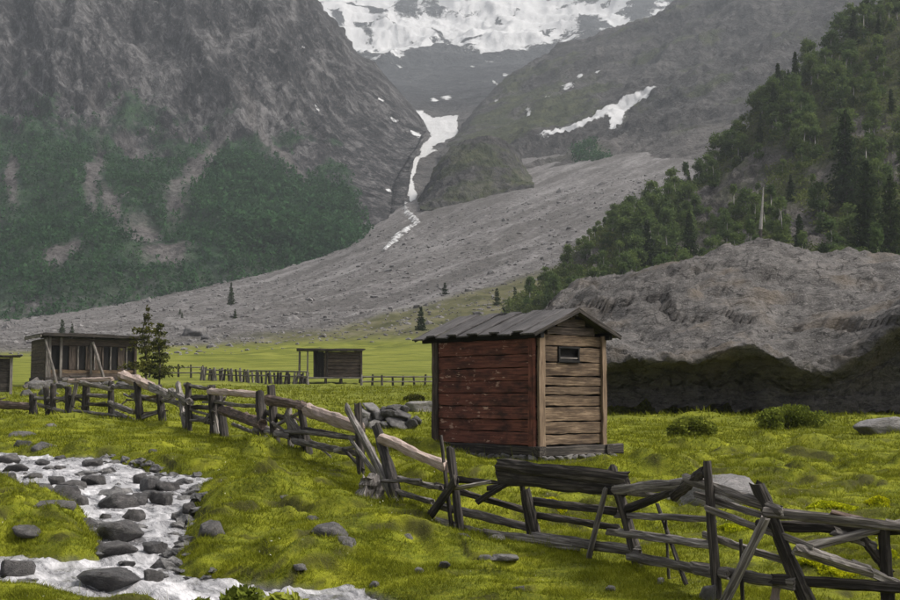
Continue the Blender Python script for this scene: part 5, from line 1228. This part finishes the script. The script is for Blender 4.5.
def slope_scrub():
    rg = np.random.default_rng(31); c = []
    for (u, v, ru, rv, n, D) in [(592, 163, 16, 9, 26, 640), (580, 245, 25, 10, 10, 240)][:1]:
        U, V, W = RM; sel = np.where((((U - u) / ru) ** 2 + ((V - v) / rv) ** 2).ravel() < 1)[0]
        b = W.reshape(-1, 3)[rg.choice(sel, 40)]; q = np.repeat(b, 60, 0) + rg.normal(size=(2400, 3)) * np.array([2.0, 2.0, 1.7]); q[:, 2] += 2.5; c.append(q)
    V_, F = leaf_cloud(np.concatenate(c), 0.9, rg); tag(obj('slope_scrub', mesh_np('slope_scrub', V_, F, False), M['leaf_far']), 'patch of green scrub on the bare grey mountainside', 'scrub', kind='stuff')
slope_scrub()

# ------------------------------------------------------------------ loose scree stones
def scree_stones():
    rg = np.random.default_rng(41); v0, f0 = ico(1); n = 16000
    u = rg.uniform(-60, 720, n); v = rg.uniform(0, 1, n); lo = np.interp(u, [-400, 0, 170, 250, 330, 380, 450, 560, 720], [358, 357, 352, 348, 342, 338, 334, 315, 310]); hi = np.interp(u, [-60, 0, 300, 390, 420, 720], [335, 325, 265, 235, 205, 190])
    D = np.exp(rg.uniform(math.log(150), math.log(560), n)); X = (u - 450) / F_PX * D; Z = ground_h(X, D)
    b = (Z - CAMZ) / D; vv = 300 - F_PX * (b * CP - SP) / (CP + b * SP); ok = (vv < lo + rg.normal(size=n) * 4 - 2) & (vv > hi - 30)
    X, D, Z = X[ok], D[ok], Z[ok]; n = len(X); s = np.exp(rg.normal(-1.85, 0.6, n)) * (0.5 + D / 420)
    q = v0[None] * rg.uniform(0.6, 1.3, (n, len(v0), 1)) * (s[:, None, None] * rg.uniform(.6, 1.3, (n, 1, 3)) * np.array([1.1, 1, .7])) + np.stack([X, D, Z], -1)[:, None]
    F = f0[None] + (np.arange(n) * len(v0))[:, None, None]
    me = mesh_np('scree_stones', q.reshape(-1, 3), F.reshape(-1, 3), False)
    tag(obj('scree_stones', me, rock_mat('scree_rock', (0.075, 0.070, 0.069), (0.18, 0.168, 0.163), (0.32, 0.305, 0.298), 0.25, 0.1, world=True)), 'countless grey stones strewn over the scree', 'scree', kind='stuff')
scree_stones()

# ------------------------------------------------------------------ turf blades
def grass():
    rg = np.random.default_rng(51); parts = []
    def zone(D0, D1, n, hgt, wdt, ua=-160, ub=1090):
        n = int(n * 1.22)
        u = rg.uniform(ua, ub, n); D = np.sqrt(rg.uniform(D0 ** 2, D1 ** 2, n)); X = (u - 450) / F_PX * D
        ok = stream_sd(X, D) < 0.0; X, D = X[ok], D[ok]
        # tufts: thin out by noise
        k = pnoise(X * 2.2, D * 2.2, 3.3) + 0.4 * pnoise(X * 7, D * 7, 1.3); keep = rg.random(len(X)) < np.clip(0.62 + 0.7 * k, 0.12, 1); X, D, k = X[keep], D[keep], k[keep]
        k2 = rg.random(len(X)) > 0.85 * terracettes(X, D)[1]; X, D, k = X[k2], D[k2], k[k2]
        Z = ground_h(X, D) - 0.006; m = len(X)
        h = hgt * np.exp(rg.normal(0, .38, m)) * (0.8 + 0.5 * k); an = rg.uniform(0, 6.28, m); ln = rg.normal(size=(m, 2)) * 0.55
        wx = np.cos(an) * wdt * .5; wy = np.sin(an) * wdt * .5
        p0 = np.stack([X - wx, D - wy, Z], -1); p1 = np.stack([X + wx, D + wy, Z], -1); p2 = np.stack([X + ln[:, 0] * h, D + ln[:, 1] * h, Z + h], -1)
        parts.append(np.stack([p0, p1, p2], 1))
    zone(8.5, 14, 330000, 0.040, 0.008)
    zone(14, 22, 330000, 0.046, 0.012)
    zone(22, 34, 190000, 0.060, 0.020)
    zone(34, 75, 120000, 0.100, 0.050)
    def tall(n, D0, D1, hgt, wdt):
        u = rg.uniform(-160, 1090, n); D = np.sqrt(rg.uniform(D0 ** 2, D1 ** 2, n)); X = (u - 450) / F_PX * D
        pr = np.maximum(0.30 * (fence_strip(X, D) > 0.9), 0.55 * sstep(0.30, 0.55, pnoise(X * 1.7, D * 1.7, 14.0))); ok = (stream_sd(X, D) < -0.02) & (rg.random(n) < pr) & (hut_pad(X, D) < 0.98); X, D = X[ok], D[ok]
        m = len(X); Z = ground_h(X, D) - 0.01; h = hgt * np.exp(rg.normal(0, .4, m)); an = rg.uniform(0, 6.28, m); ln = rg.normal(size=(m, 2)) * 0.45; wx = np.cos(an) * wdt * .5; wy = np.sin(an) * wdt * .5
        parts.append(np.stack([np.stack([X - wx, D - wy, Z], -1), np.stack([X + wx, D + wy, Z], -1), np.stack([X + ln[:, 0] * h, D + ln[:, 1] * h, Z + h], -1)], 1))
    tall(170000, 9, 19, 0.075, 0.007); tall(90000, 19, 34, 0.10, 0.012)
    V = np.concatenate(parts).reshape(-1, 3); F = np.arange(len(V)).reshape(-1, 3)
    me = mesh_np('grass', V, F, False)
    s = NT('turf_blades'); col, _ = turf_colour(s)
    col = s.mix(0.35, col, (0.195, 0.212, 0.021))
    d = s.n.new("ShaderNodeBsdfDiffuse"); s.lk(col, d.inputs[0]); t = s.n.new("ShaderNodeBsdfTranslucent"); s.lk(col, t.inputs[0])
    # blades of a close turf take the light of the turf as a whole
    m = s.n.new("ShaderNodeMixShader"); m.inputs[0].default_value = 0.35; s.lk(d.outputs[0], m.inputs[1]); s.lk(t.outputs[0], m.inputs[2]); s.lk(m.outputs[0], s.out.inputs[0])
    tag(obj('grass', me, s.m), 'short yellow-green turf covering the banks and meadow', 'grass', kind='stuff')
grass()

def white_flowers():
    rg = np.random.default_rng(71); n = 1500; u = rg.uniform(-20, 920, n); D = np.sqrt(rg.uniform(9 ** 2, 26 ** 2, n)); X = (u - 450) / F_PX * D
    ok = (stream_sd(X, D) < -0.1) & (rg.random(n) < np.clip(0.35 + 1.2 * pnoise(X * .5, D * .5, 8.8), 0.03, 1)); X, D = X[ok], D[ok]
    V, F = leaf_cloud(np.stack([X, D, ground_h(X, D) + rg.uniform(.03, .07, len(X))], -1), 0.011, rg)
    tag(obj('white_flowers', mesh_np('white_flowers', V, F, False), leaf_mat('petal_white', (0.5, 0.5, 0.42), (0.7, 0.7, 0.62), 3.0)), 'tiny white flowers scattered through the short turf', 'flowers', kind='stuff')
white_flowers()

# ------------------------------------------------------------------ haze
def haze():
    x0, x1, y0, y1, z0, z1 = -3200, 3200, -60, 5200, -14, 1650
    v = [(x, y, z) for x in (x0, x1) for y in (y0, y1) for z in (z0, z1)]
    f = [(0, 1, 3, 2), (4, 6, 7, 5), (0, 4, 5, 1), (2, 3, 7, 6), (0, 2, 6, 4), (1, 5, 7, 3)]
    me = bpy.data.meshes.new('haze'); me.from_pydata(v, [], f); me.update()
    m = bpy.data.materials.new('haze'); m.use_nodes = True; t = m.node_tree; t.nodes.clear(); o = t.nodes.new("ShaderNodeOutputMaterial"); pv = t.nodes.new("ShaderNodeVolumePrincipled")
    pv.inputs["Color"].default_value = (0.86, 0.92, 1.0, 1); pv.inputs["Density"].default_value = HAZE; pv.inputs["Anisotropy"].default_value = 0.2
    t.links.new(pv.outputs[0], o.inputs["Volume"])
    tag(obj('haze', me, m), 'thin pale mountain haze', 'haze', kind='stuff')
HAZE = 0.00021
haze()
